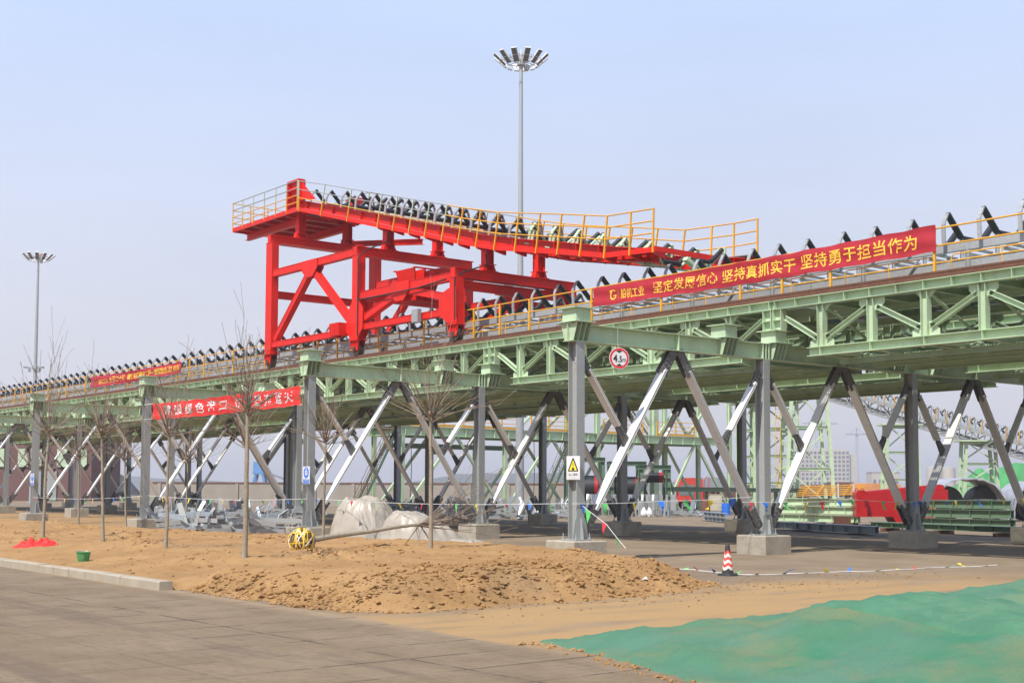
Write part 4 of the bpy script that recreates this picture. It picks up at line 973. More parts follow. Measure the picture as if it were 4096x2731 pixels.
# ------------------------------------------------------------------ flood light masts
def mast(label, x, y, ztop, fixture_ring):
    r = thing('flood_light_mast', label, 'light mast', (x, y, 0)); o = (x, y, 0)
    mb = MB(); mb.tube([(x, y, 0), (x, y, 8), (x, y, 17), (x, y, 26), (x, y, ztop - .4)], [.34, .29, .23, .17, .125], 16); mb.cyl((x, y, 0), (x, y, .08), .6, 16); part('pole', mb, 'galv', r, o, True)
    mb = MB(); zc = ztop - .9; n = 20
    for rr_ in (.55, 1.25):
        mb.tube([(x + rr_ * math.cos(2 * math.pi * i / n), y + rr_ * math.sin(2 * math.pi * i / n), zc) for i in range(n + 1)], .035, 6)
    for i in range(12):
        a = 2 * math.pi * i / 12 + .10; ca, sa = math.cos(a), math.sin(a)
        mb.bar((x + .1 * ca, y + .1 * sa, zc), (x + 1.5 * ca, y + 1.5 * sa, zc), .05, .05)
    mb.cyl((x, y, zc - .35), (x, y, zc + .4), .3, 12); mb.box((x + .3, y - .3, zc - .5), (.3, .3, .4)); part('lamp_ring', mb, 'galv', r, o)
    for i in range(12):
        a = 2 * math.pi * i / 12 + .10; ca, sa = math.cos(a), math.sin(a); rad = Vector((ca, sa, 0)); tg = Vector((-sa, ca, 0)); c = Vector((x, y, zc)) + rad * 1.62
        dn = (rad * .75 + Vector((0, 0, .66))).normalized(); nn = dn.cross(tg).normalized(); nn = nn if nn.z < 0 else -nn
        mb = MB(); mb.prism(c - dn * .58, c + dn * .58, [(-.215, -.05), (.215, -.05), (.215, .05), (-.215, .05)], nn); f = part('flood_light', mb, 'white', r, o)
        mb = MB()
        for s_ in (-1, 1): mb.prism(c + dn * (s_ * .29 - .265) + nn * .06, c + dn * (s_ * .29 + .265) + nn * .06, [(-.19, -.008), (.19, -.008), (.19, .008), (-.19, .008)], nn)
        part('lens', mb, 'gusset', f, o)
        mb = MB(); 
        for s_ in (-1, 1): mb.tube([c + tg * .27 * s_, c + tg * .27 * s_ - rad * .25 + Vector((0, 0, .1)), Vector((x, y, zc)) + rad * 1.3 + tg * .2 * s_], .02, 5)
        part('lamp_bracket', mb, 'column', f, o)
    mb = MB(); mb.cyl((x, y, ztop - .5), (x, y, ztop), .05, 8); part('finial', mb, 'white', r, o); mb = MB(); mb.cyl((x + .5, y + .3, zc + .35), (x + .5, y + .3, zc + .62), .12, 8); part('beacon', mb, 'truckred', r, o)
    if fixture_ring:
        mb = MB(); z = 17.2; mb.cyl((x, y, z - .2), (x, y, z + .2), .42, 12)
        for i in range(3):
            a = 2 * math.pi * i / 3 + .9; mb.bar((x, y, z), (x + 1.3 * math.cos(a), y + 1.3 * math.sin(a), z + .05), .08, .08); mb.box((x + 1.2 * math.cos(a), y + 1.2 * math.sin(a), z + .0), (.5, .4, .2), rz=a); mb.box((x + .7 * math.cos(a), y + .7 * math.sin(a), z - .3), (.3, .3, .5), rz=a)
        part('service_bracket', mb, 'galv', r, o)
mast('tall pale flood light mast rising behind the red tripper', 36.3, 47.8, 34.95, False)
mast('distant flood light mast with a mid-height bracket, far left', 32.0, 141.5, 32.3, True)

# ------------------------------------------------------------------ bare young trees
def grow(rr, mb, p, d, L, r0, depth, droop):
    n = 5; pts = [Vector(p)]; rs = [r0]; d = Vector(d).normalized(); q = Vector(p); side = []
    for i in range(n):
        d = (d + Vector((rr.gauss(0, .075), rr.gauss(0, .075), rr.gauss(0, .05) + droop * (1 if i < 2 else -.6)))).normalized()
        q = q + d * L / n; pts.append(q.copy()); rs.append(max(.0048, r0 * (1 - .75 * (i + 1) / n)))
        if depth > 0 and i >= 1 and rr.random() < .75: side.append((q.copy(), d.copy(), L * rr.uniform(.35, .6), rs[-1] * .75))
    mb.tube(pts, rs, 4)
    for (sp, sd_, sl, sr) in side:
        for _ in range(rr.choice((0, 1, 1, 2)) if depth == 1 else rr.choice((1, 2))):
            v = Vector((rr.gauss(0, 1), rr.gauss(0, 1), rr.gauss(.15, .7))).normalized()
            grow(rr, mb, sp, (sd_ * 1.1 + v * .6 + Vector((0, 0, .5))).normalized(), sl * rr.uniform(.6, 1.1), max(.0045, sr), depth - 1, 0)
def tree(label, x, y, z, h, top, seed, r0=0.075, lean=(0, 0), spread=1.0):
    rr = random.Random(seed); r = thing('bare_tree', label, 'tree', (x, y, z), 'bare young trees in the soil bed'); o = (x, y, z)
    n = 9; pts, rs = [], []
    wob = [rr.gauss(0, .012) for _ in range(2 * n + 2)]
    for i in range(n + 1):
        f = i / n; pts.append((x + lean[0] * f + wob[i] , y + lean[1] * f + wob[i + n], z - .12 + (h + .12) * f)); rs.append(r0 * (1.28 - .25 * min(1, f * 8) - .38 * f))
    mb = MB(); mb.tube(pts, rs, 10)
    for i in range(7):
        f = rr.uniform(.3, .95); a = rr.random() * 6.3; rad = r0 * (1.03 - .38 * f); c = (x + lean[0] * f + rad * math.cos(a), y + lean[1] * f + rad * math.sin(a), z + h * f); mb.ball(c, (.022, .022, .03), 5, 4)
    part('trunk', mb, 'bark', r, o, True)
    mb = MB(); hx, hy = x + lean[0], y + lean[1]; mb.ball((hx, hy, z + h), (r0 * 1.25, r0 * 1.25, r0 * 1.5), 7, 5)
    nb = rr.randint(21, 28)
    for i in range(nb):
        a = 2 * math.pi * i / nb + rr.gauss(0, .3); low = i % 3 == 0
        el = R_(rr.uniform(2, 30) if low else rr.uniform(32, 68)); L = rr.uniform(1.0, 1.8) * spread if low else rr.uniform(.4, .85) * (top - h)
        grow(rr, mb, (hx + .03 * math.cos(a), hy + .03 * math.sin(a), z + h - rr.uniform(0, .25)), (math.cos(a) * math.cos(el), math.sin(a) * math.cos(el), math.sin(el)), L, rr.uniform(.011, .019), 1, rr.uniform(.02, .09) if low else .03)
    for i in range(rr.randint(9, 13)):
        a = rr.random() * 6.3; q = rr.uniform(.12, .5); grow(rr, mb, (hx, hy, z + h), (q * math.cos(a), q * math.sin(a), 1), (top - h) * rr.uniform(.6, 1.0), rr.uniform(.009, .014), 1 if i < 5 else 0, 0)
    part('crown', mb, 'twig', r, o)
    return r
TREES = [(980, 2226, 3.5, 5.6, 'thick bare tree with a kinked foot, in front of the scarlet banner', .062, 1.15), (662, 2189, 3.15, 5.1, 'bare tree in front of the left end of the scarlet banner', .047, .95), (413, 2168, 3.3, 5.4, 'bare tree between the green bucket and the pale trestle braces', .05, 1.0),
         (169, 2151, 3.5, 6.4, 'bushy bare tree standing just behind the red rag, far left', .056, 1.2), (1724, 2191, 3.55, 6.3, 'bare tree standing before the tip of the fallen tree', .06, 1.25), (1292, 2148, 3.35, 5.7, 'bare tree just behind the strapped root ball', .05, 1.1),
         (996, 2142, 3.3, 5.3, 'slim bare tree close behind the thick kinked tree', .048, .8), (744, 2119, 3.3, 5.2, 'thin bare tree beside the left column of the scarlet banner', .047, .95), (505, 2107, 3.2, 5.2, 'thin bare tree before the third trestle column', .047, .95),
         (313, 2097, 3.2, 5.2, 'thin distant bare tree left of the third trestle', .047, .95), (131, 2078, 3.2, 5.2, 'distant bare tree beside the far small blue sign', .047, .95), (-62, 2128, 3.4, 5.6, 'bare tree at the left picture edge, crown only', .05, 1.1)]
for i, (px, py, h, top, lab, r0_, spr) in enumerate(TREES):
    z = .35
    for _ in range(8): p = at(px, py, Z=z); z = .5 * z + .5 * max(.05, bed_h(p.x, p.y))
    rq = random.Random(i + 90); tree(lab, p.x, p.y, z, h, top, 40 + i, r0_, (rq.gauss(0, .10), rq.gauss(0, .07)), spr)

# ------------------------------------------------------------------ small things on the bed and pavement
RZ = math.atan2(CR.y, CR.x)                                         # local x = towards picture right, local y = away
def gp(px, D): p = at(px, 1957, D=D); p.z = 0; return p
def sc_(D): return D / FPX                                           # metres per photograph pixel at a depth
def kit(name, label, cat, px, D, group=None, rz=RZ): return thing(name, label, cat, gp(px, D), group, rz)

# fallen tree with its strapped root ball
c = at(1207, 2163, D=33.6); r = thing('fallen_tree', 'felled young tree lying on the bed, root ball wrapped in yellow straps', 'tree', (c.x, c.y, bed_h(c.x, c.y))); o_ = tuple(r.location); rr = random.Random(5)
mb = MB(); k, m_ = 20, 14
for i in range(m_ + 1):
    for j in range(k):
        th, ph = math.pi * i / m_, 2 * math.pi * j / k; d = Vector((math.sin(th) * math.cos(ph), math.sin(th) * math.sin(ph), math.cos(th))); rad = .318 * (1 + .16 * noise.noise(d * 2.3) + .07 * noise.noise(d * 7)); mb.v.append(tuple(c + d * rad))
mb.f = [(i * k + j, (i + 1) * k + j, (i + 1) * k + (j + 1) % k, i * k + (j + 1) % k) for i in range(m_) for j in range(k)]; mb.mi = [0] * len(mb.f)
part('root_ball', mb, 'rootsoil', r, o_, True)
for m2, cnt, w in (('strap', 20, .03), ('white', 9, .02)):
    for q in range(cnt):
        mb = MB()
        ax = Vector((rr.gauss(0, 1), rr.gauss(0, 1), rr.gauss(0, .7))).normalized(); u = ax.orthogonal().normalized(); v = ax.cross(u); off = rr.uniform(-.22, .22); n = 26; R0 = math.sqrt(max(.01, .345 ** 2 - off * off))
        a0, a1 = 0, 2 * math.pi
        for i in range(n):
            a = a0 + (a1 - a0) * i / n; b_ = a0 + (a1 - a0) * (i + 1) / n
            P = [c + ax * (off + s_ * w * .5 + .02 * math.sin(3 * t)) + (u * math.cos(t) + v * math.sin(t)) * R0 for t in (a, b_) for s_ in (-1, 1)]
            mb.add(P, [(0, 1, 3, 2)])
        part('strap', mb, m2, r, o_)
tip = at(1700, 2094, D=35.6); mb = MB(); st = c + (tip - c).normalized() * .3
mb.tube([st, st.lerp(tip, .25) + Vector((0, 0, .01)), st.lerp(tip, .5), st.lerp(tip, .75) + Vector((0, 0, .02)), tip], [.078, .06, .053, .048, .042], 9)
for q in range(8):
    f = rr.uniform(.2, .95); p = st.lerp(tip, f); mb.ball(p + Vector((0, 0, .05)), .022, 5, 4)
part('trunk', mb, 'bark', r, o_, True)
mb = MB(); dr = (tip - c).normalized()
for i in range(17):
    v = Vector((rr.gauss(0, .5), rr.gauss(0, .5), rr.gauss(.05, .3))); grow(rr, mb, tip - dr * rr.uniform(0, .35), (dr + v * .75).normalized(), rr.uniform(1.3, 2.9), rr.uniform(.012, .02), 1, 0)
for i in range(5):
    grow(rr, mb, tip - dr * rr.uniform(0, .3), Vector((dr.x * .5 + rr.gauss(0, .3), dr.y * .5 + rr.gauss(0, .3), -.75)).normalized(), rr.uniform(.6, .95), .013, 0, 0)
part('crown', mb, 'twig', r, o_)

# red rag and green bucket on the bed
c = at(137, 2180, Z=.32); rr = random.Random(8)
def blobsheet(x, y): 
    d = math.hypot(x / .62, y / .34) + .22 * fb(x, y, 2.4, 3, 5); return bed_h(c.x + x, c.y + y) + max(-.03, .2 * (1 - d ** 2) * (.75 + .9 * fb(x, y, 4.5, 4, 2)) + .04)
g = MB(); n = 44
ca_, sa_ = math.cos(RZ), math.sin(RZ)
for j in range(n):
    for i in range(n):
        th = 2 * math.pi * i / n; q = j / (n - 1); jag = 1 + .25 * fb(math.cos(th), math.sin(th), 1.7, 3, 8); x, y = .72 * q * math.cos(th) * jag, .36 * q * math.sin(th) * jag
        wx, wy = x * ca_ - y * sa_, x * sa_ + y * ca_; z = bed_h(c.x + wx, c.y + wy) + max(.012, .21 * (1 - q ** 1.6) * (.8 + 1.1 * fb(x, y, 4.0, 4, 2)) + .03 * fb(x, y, 9, 3)) - .05 * (q > .97); g.v.append((c.x + wx, c.y + wy, z))
g.f = [(j * n + i, j * n + (i + 1) % n, (j + 1) * n + (i + 1) % n, (j + 1) * n + i) for j in range(n - 1) for i in range(n)]; g.mi = [0] * len(g.f)
single('red_rag', g, 'cloth_bright', 'crumpled bright red cloth lying on the tan soil at far left', 'cloth', (c.x, c.y, bed_h(c.x, c.y)), smooth=True)
c = at(333, 2254, Z=bed_h(-13.0, 2.4)); zb0 = bed_h(c.x, c.y) - .01; r = thing('green_bucket', 'small green plastic bucket on the soil behind the kerb', 'bucket', (c.x, c.y, zb0)); o_ = tuple(r.location)
mb = MB(); k = 28; prof = [(.0, .0), (.125, .0), (.13, .01), (.172, .235), (.186, .237), (.188, .25), (.166, .25), (.162, .235), (.12, .03), (.0, .03)]
for (rad, z) in prof:
    for j in range(k): mb.v.append((c.x + rad * math.cos(2 * math.pi * j / k), c.y + rad * math.sin(2 * math.pi * j / k), zb0 + z))
mb.f = [(i * k + j, i * k + (j + 1) % k, (i + 1) * k + (j + 1) % k, (i + 1) * k + j) for i in range(len(prof) - 1) for j in range(k)]; mb.mi = [0] * len(mb.f)
part('bucket_body', mb, 'bucket', r, o_, True)
mb = MB(); mb.tube([(c.x + .18 * math.cos(a), c.y + .18 * math.sin(a), zb0 + .245 + .02 * math.sin(a)) for a in [i * .2 for i in range(16)]], .006, 5); part('handle', mb, 'galv', r, o_, True)

# traffic cone
c = at(2911, 2301, Z=0); r = thing('traffic_cone', 'black traffic cone with red and white chevron bands on the pavement', 'cone', (c.x, c.y, 0)); o_ = tuple(r.location)
mb = MB(); mb.v = []; k = 16
for z, e_ in ((0, .215), (.045, .205), (.055, .185)):
    for j in range(k):
        a = 2 * math.pi * (j + .5) / k; q = max(abs(math.cos(a)), abs(math.sin(a))) ** .75; mb.v.append((c.x + e_ * math.cos(a) / q, c.y + e_ * math.sin(a) / q, z))
mb.f = [(i * k + j, i * k + (j + 1) % k, (i + 1) * k + (j + 1) % k, (i + 1) * k + j) for i in range(2) for j in range(k)] + [tuple(range(2 * k, 3 * k))]; mb.mi = [0] * len(mb.f)
part('cone_base', mb, 'rubblack', r, o_)
mb = MB(); k, m_ = 48, 90; zs = [.05 + .71 * i / m_ for i in range(m_ + 1)]
for z in zs:
    f = (z - .05) / .71; rad = .137 + (.045 - .137) * f if f < .93 else .045 * math.sqrt(max(.02, 1 - ((f - .93) / .075) ** 2))
    for j in range(k): mb.v.append((c.x + rad * math.cos(2 * math.pi * j / k), c.y + rad * math.sin(2 * math.pi * j / k), z))
for i in range(m_):
    for j in range(k):
        zz = zs[i] - .03 + .055 * abs(((j / k * 4) % 1) - .5) * 2
        t = (zz - .14) / .435; mi = 0 if t < 0 or t > 1 else (1 if int(t * 6) % 2 == 0 else 2)
        mb.f.append((i * k + j, i * k + (j + 1) % k, (i + 1) * k + (j + 1) % k, (i + 1) * k + j)); mb.mi.append(mi)
part('cone_body', mb, ['rubblack', 'conewhite', 'conered'], r, o_, True)

# sheeted heaps
def heap(name, label, px0, px1, D, h, dep, m, seed, loc_y=0, skew=0.0, cat='sheeted heap'):
    p = gp((px0 + px1) / 2, D); w = (px1 - px0) * sc_(D) / 2; g = MB(); n = 70; r_ = random.Random(seed)
    for j in range(n + 1):
        for i in range(2 * n):
            th = 2 * math.pi * i / (2 * n); q = j / n; jag = 1 + .10 * fb(math.cos(th) * 1.2, math.sin(th) * 1.2, 1.2, 3, seed)
            x, y = w * q * math.cos(th) * jag, dep * q * math.sin(th) * jag
            ex = 3.6 - 1.7 * ss(-.3, .9, math.cos(th)); prof = min(.9, (1 - q ** ex)) / .9 * (1 + skew * x / w); fold = .03 * math.sin(th * 13 + 3 * fb(q, th, 1.5, 3, seed)) * ss(.25, .9, q) * (1 - q) * 3
            z = h * prof * (.95 + .16 * fb(x, y, .8, 3, seed)) + .03 * h * fb(x, y, 2.6, 4, seed + 2) + fold * .35
            z += .035 * h * (1 - abs(fb(x * .9, y * .5, .9, 2, seed + 5))) ** 4
            x += fold * math.cos(th) * .6 + .08 * w * fb(z, th, 1.3, 3, seed + 6) * q; y += fold * math.sin(th) * .6
            g.v.append((x, y, max(0.01, z)))
    g.f = [(j * 2 * n + i, j * 2 * n + (i + 1) % (2 * n), (j + 1) * 2 * n + (i + 1) % (2 * n), (j + 1) * 2 * n + i) for j in range(n) for i in range(2 * n)]; g.mi = [0] * len(g.f)
    o = part(name, g, m, None, (0, 0, 0), True); o.location = p; o.rotation_euler = (0, 0, RZ); return tag(o, label, cat)
heap('sheeted_heap', 'tall heap covered with beige plastic sheeting beside the oval blue sign', 1305, 1650, 48, 1.66, 1.1, 'tarp', 3, 0, -.12)
heap('sheeted_heap', 'lower beige sheeted heap with translucent folds behind the bare tree', 1500, 1880, 45, 1.15, 1.1, 'tarp', 7, 0, -.2)
heap('plastic_sheet', 'low trailing plastic sheet with a pinkish bulge at the right end of the heaps', 1760, 1985, 42.5, .42, .7, 'tarp', 9, 0, .1, 'plastic sheet')
c = at(2535, 2345, Z=.08); g = MB(); n = 16
for j in range(n):
    for i in range(n):
        u, v = i / (n - 1) - .5, j / (n - 1) - .5; x = u * .52; y = v * .22 * (1 + u); z = .03 + .05 * u * u * 3 + .06 * fb(u * 2, v * 2, 2.6, 4, 3) - .05 * abs(v)
        g.v.append((c.x + x * ca_ - y * sa_, c.y + x * sa_ + y * ca_, bed_h(c.x, c.y) * .6 + max(0, z)))
g.f = [(j * n + i, j * n + i + 1, (j + 1) * n + i + 1, (j + 1) * n + i) for j in range(n - 1) for i in range(n - 1)]; g.mi = [0] * len(g.f)
single('plastic_bag', g, 'film', 'torn clear plastic bag lying at the foot of the soil heap', 'plastic bag', (c.x, c.y, 0), smooth=True)

# net-covered soil heap in the right foreground
NET = [(-13.15, -14.25), (-12.2, -14.6), (-10.5, -15.0), (-8.0, -14.6), (-5.0, -13.9), (-1.5, -13.0), (3.0, -13.8), (3.0, -24), (-14.6, -25), (-14.4, -20.0), (-14.15, -18.2), (-13.85, -16.9), (-13.35, -15.7)]
def net_h(x, y):
    d = poly_dist(x, y, NET) + .14 * fb(x, y, 1.1, 4, 4)
    if d < -.02: return -.03
    h = .035 + .46 * ss(0.05, 3.2, d) + .12 * ss(0, .8, d)
    w = ss(0, .5, d)
    h += w * (.16 * fb(x, y, .42, 4, 7) + .05 * fb(x, y, 1.8, 5, 8) + .014 * fb(x, y, 5, 4, 1))
    h += w * .20 * math.exp(-(((x - 0.5) / 2.0) ** 2 + ((y + 15.0) / 1.6) ** 2))
    s_ = (x + 7.4) * .50 - (y + 16.3) * .87                           # lap of one net over another
    h -= .05 * w * math.exp(-(s_ / .10) ** 2) * ss(-8.5, -7, x)
    return h
m, b, nt, pos, nz, rng, mix, mth = ground_mat('dust_net', None)
base = mix(rng(nz(.7, 8, .65), .35, .65), (0.072, 0.19, 0.108), (0.092, 0.2, 0.138))
base = mix(rng(nz(.55, 8, .7, None, (1.3, .8, 1)), .43, .66, 0, .85), base, (0.17, 0.195, 0.10))
base = mix(rng(nz(2.6, 8, .75), .52, .76, 0, .5), base, (0.17, 0.185, 0.115))
base = mix(rng(nz(.33, 5, .6), .56, .68, 0, .6), base, (0.02, 0.19, 0.095))
base = mix(rng(nz(60, 3, .6), .5, .7, 0, .35), base, (0.04, 0.15, 0.085))
nt.links.new(base, b.inputs['Base Color'])
bp = nt.nodes.new('ShaderNodeBump'); bp.inputs['Strength'].default_value = 0.8; bp.inputs['Distance'].default_value = 0.025
crs = mth('ABSOLUTE', mth('SUBTRACT', nz(2.2, 6, .6, None, (1, 2.4, 1)), .5))
nt.links.new(mth('ADD', nz(24, 10, .8), mth('MULTIPLY', rng(crs, 0, .22), .28)), bp.inputs['Height']); nt.links.new(bp.outputs[0], b.inputs['Normal']); M['net'] = m
g = grid(span(-14.9, 2.9, 230), span(-24.5, -12.6, 190), net_h)
keep = [f for f in g.f if max(g.v[i][2] for i in f) > -.02]; g.f = keep; g.mi = [0] * len(keep)
single('dust_net', g, 'net', 'green dust net draped over a low soil heap in the right foreground', 'net', (-8, -18, 0), smooth=True)
def net_hit(px, py):
    d = (at(px, py, D=1.0) - CAMP); t = 6.0
    while t < 40:
        p = CAMP + d * t
        if p.z < max(0, net_h(p.x, p.y)): break
        t += .03
    return p
L0, L1 = net_hit(3330, 2432), net_hit(4096, 2556); ld = Vector((L1.x - L0.x, L1.y - L0.y)).normalized(); ln_ = Vector((-ld.y, ld.x))
if ln_.x * CF.x + ln_.y * CF.y < 0: ln_ = -ln_
def net2_h(x, y):
    q = Vector((x - L0.x, y - L0.y)); s_ = q.dot(ln_) + .05 * fb(x, y, 2.2, 4, 9); u_ = q.dot(ld) + .12 * fb(y, x, 1.7, 3)
    h = net_h(x, y)
    if s_ < -.5 or u_ < -.9 or h < -.02: return -.05
    k = min(ss(-.05, .06, s_), ss(-.5, -.38, u_ + .15 * s_), ss(.0, .06, h))
    return h - .05 + k * (.085 - .02 * ss(.1, .8, s_)) + .012 * k * fb(x, y, 3, 3, 2)
g = grid(span(-14.5, 2.9, 330), span(-23.5, -12.6, 230), net2_h)
keep = [f for f in g.f if min(g.v[i][2] for i in f) > -.02]; g.f = keep; g.mi = [0] * len(keep)
M['net_dark'] = mat('fresh_dust_net', (0.055, 0.165, 0.092), .9, 0, .2, 1.2, bump=.6, bscale=24, dirt=(.15, .185, .095), dirt_amt=.8, dirt_scale=.6)
single('dust_net', g, 'net_dark', 'darker fresh dust net lapped over the far half of the green netted heap', 'net', (-3, -15, 0), smooth=True)
def s_net(rr):
    while True:
        k = rr.randrange(8, 13); a, b_ = NET[k], NET[(k + 1) % 13]; f = rr.random(); x, y = a[0] + (b_[0] - a[0]) * f + rr.gauss(-.12, .14), a[1] + (b_[1] - a[1]) * f + rr.gauss(0, .12)
        return x, y, .0
clod_field('net_edge_clods', 320, s_net, 'soil', .012, .06, 17, 'crumbs of soil along the lower edge of the green net', 'crumbs')

# bunting
FL = ['fl_red', 'fl_blue', 'fl_green', 'fl_yellow']
def bunting(label, pts, step, seed, ground=False, first=.4, fs=.2, sag=.06):
    P = []; r_ = random.Random(seed); pts = [Vector(p) for p in pts]
    for a, b_ in zip(pts[:-1], pts[1:]):
        n = max(4, int((b_ - a).length / .35)); P += [a.lerp(b_, i / n) + Vector((0, 0, -4 * sag * (b_ - a).length / 8 * (i / n) * (1 - i / n))) + (Vector((r_.gauss(0, .03), r_.gauss(0, .03), 0)) if ground else Vector((0, 0, 0))) for i in range(n)]
    P.append(pts[-1]); r = thing('bunting_line', label, 'bunting', P[0]); o_ = tuple(P[0])
    mb = MB(); mb.tube(P, .0075 if not ground else .009, 5); part('cord', mb, 'cord', r, o_)
    d_acc, nxt, k = 0, first, r_.randrange(4)
    for a, b_ in zip(P[:-1], P[1:]):
        L = (b_ - a).length
        while d_acc + L > nxt:
            p = a.lerp(b_, (nxt - d_acc) / L); t = (b_ - a).normalized(); s_ = fs * r_.uniform(.8, 1.15)
            dn = Vector((r_.gauss(0, .25), r_.gauss(0, .25), -1)).normalized() if not ground else Vector((r_.gauss(0, .8), r_.gauss(0, .8), .25)).normalized()
            tw = Vector((r_.gauss(0, .03), r_.gauss(0, .03), 0)); mb = MB(); n = 5; fold = r_.uniform(.25, .9) if not ground else .5
            for j in range(n):
                q = j / (n - 1); hw = s_ * .5 * (1 - q) * fold
                mb.v += [tuple(p - t * (hw + .004) + dn * s_ * q * .95 + tw * q), tuple(p + t * (hw + .004) + dn * s_ * q * .95 + tw * math.sin(q * 4))]
            mb.f = [(2 * j, 2 * j + 1, 2 * j + 3, 2 * j + 2) for j in range(n - 1)]; mb.mi = [0] * (n - 1)
            part('flag', mb, FL[k % 4], r, o_); k += 1 if r_.random() < .8 else 2; nxt += step * r_.uniform(.75, 1.3)
        d_acc += L
a0 = at(2287, 2014, Y=-.2)
bunting('bunting line of coloured pennants from the warning sign column to the next column', [a0, at(2650, 2003, Y=-.22), at(3010, 1986, Y=-.24)], .95, 1, fs=.32)
bunting('bunting line of coloured pennants between the two right-hand column footings', [at(2969, 2007, Y=-.26), at(3420, 1998, Y=-.3), at(3655, 2007, Y=-.26)], .8, 2, fs=.3)
bunting('bunting line of pennants in front of the dark belt rolls at right', [at(3655, 2003, Y=-.24), at(3900, 1997, Y=-.26), at(4105, 1992, Y=-.28)], .8, 3, fs=.3)
bunting('bunting line of pennants behind the fallen tree, between oval blue sign and warning sign', [at(1245, 1992, X=.18), at(2275, 2012, X=.18)], 1.2, 4, fs=.22)
bunting('bunting line of pennants below the scarlet banner', [at(590, 1981, X=-.2), at(1228, 1994, X=-.2)], 1.0, 5, fs=.22)
bunting('bunting line of small pennants at far left behind thin trunks', [at(132, 1988, X=-.2), at(570, 1983, X=-.2)], 1.3, 6, fs=.22)
e1 = at(2503, 2192, D=34.6)
bunting('loose bunting cord dropping from the warning sign column to the soil heap', [at(2330, 2022, Y=-.22), at(2425, 2095, D=36), e1], .85, 7, fs=.36, first=.25)
gl = [at(px, py, Z=.03) for px, py in ((2690, 2272), (2780, 2277), (2860, 2287), (2915, 2291), (3000, 2297), (3200, 2291), (3380, 2284), (3590, 2277), (3730, 2268), (3990, 2258))]
bunting('bunting cord lying on the pavement past the foot of the traffic cone', gl, .7, 8, True, fs=.26)

# ------------------------------------------------------------------ stacked steel in the yard
PIECE = []
def piece_mesh(kind, m_):
    mb = MB()
    if kind == 0: mb.L((-1.0, 0, .05), (1.0, 0, .05), .12, .12, (0, 0, 1), .012)
    if kind == 1: mb.C((-.7, 0, .06), (.7, 0, .06), .2, .08, (0, 0, 1), .012)
    if kind == 2: mb.plate([(-.14, 0, 0), (.14, 0, 0), (.11, 0, 1.15), (-.11, 0, 1.15)], (0, .012, 0)); mb.box((-.134, .06, .57), (.012, .13, 1.14)); mb.box((0, .05, .006), (.34, .2, .012))
    if kind == 3:
        for a, b_ in (((-.1, 0, 0), (-.14, 0, .7)), ((-.14, 0, .7), (.12, 0, 1.15))): mb.bar(a, b_, .16, .03, (1, 0, .2))
        mb.box((0, 0, .02), (.4, .18, .03))
    return mb.mesh('steel_offcut', m_)
PM = [piece_mesh(k, m_) for m_ in ('galv', 'column', 'bluegrey') for k in range(4)]
def scatter(label, group, px0, px1, D0, D1, n, seed, kinds, hmax, tidy=False):
    rr = random.Random(seed)
    for i in range(n):
        f = (i + .5) / n if tidy else rr.random(); k = rr.choice(kinds); p = gp(px0 + (px1 - px0) * f, rr.uniform(D0, D1))
        o = bpy.data.objects.new('steel_offcut', PM[k + 4 * rr.choice((0, 0, 1, 2))]); COL.objects.link(o)
        if k < 2: p.z = rr.uniform(0, hmax); o.rotation_euler = (rr.uniform(-.1, .1), rr.gauss(0, .10), RZ + rr.gauss(0, .30)); o.scale = (rr.uniform(.8, 1.6), 1, 1)
        else: p.z = rr.uniform(.0, hmax * .55) if not tidy else rr.choice((0.0, .5)); o.rotation_euler = (rr.gauss(0, .06 if tidy else .35), rr.gauss(0, .04 if tidy else .25), RZ + rr.gauss(0, .25) + (0 if rr.random() < .7 else 1.2))
        o.location = p; tag(o, label, 'steel piece', group)
scatter('galvanised steel angle or bracket in the jumbled pile under the scarlet banner', 'jumbled galvanised steel under the scarlet banner', 620, 1190, 59, 67, 120, 21, (0, 0, 1, 1, 2, 3, 2), .85)
scatter('galvanised upright bracket standing in the row before the black pulleys', 'upright brackets before the black pulleys', 2335, 2700, 97, 101, 58, 22, (2, 2, 3), .4, True)
scatter('grey bracket in the shaded heap between the oval blue sign and the warning sign', 'shaded brackets behind the fallen tree', 1560, 2270, 84, 95, 130, 23, (2, 3, 2, 0, 1), .95)
scatter('silver bracket in the small group beside the cream cabinet', 'brackets beside the cream cabinet', 2700, 2820, 97, 103, 16, 24, (2, 3, 0), .3)
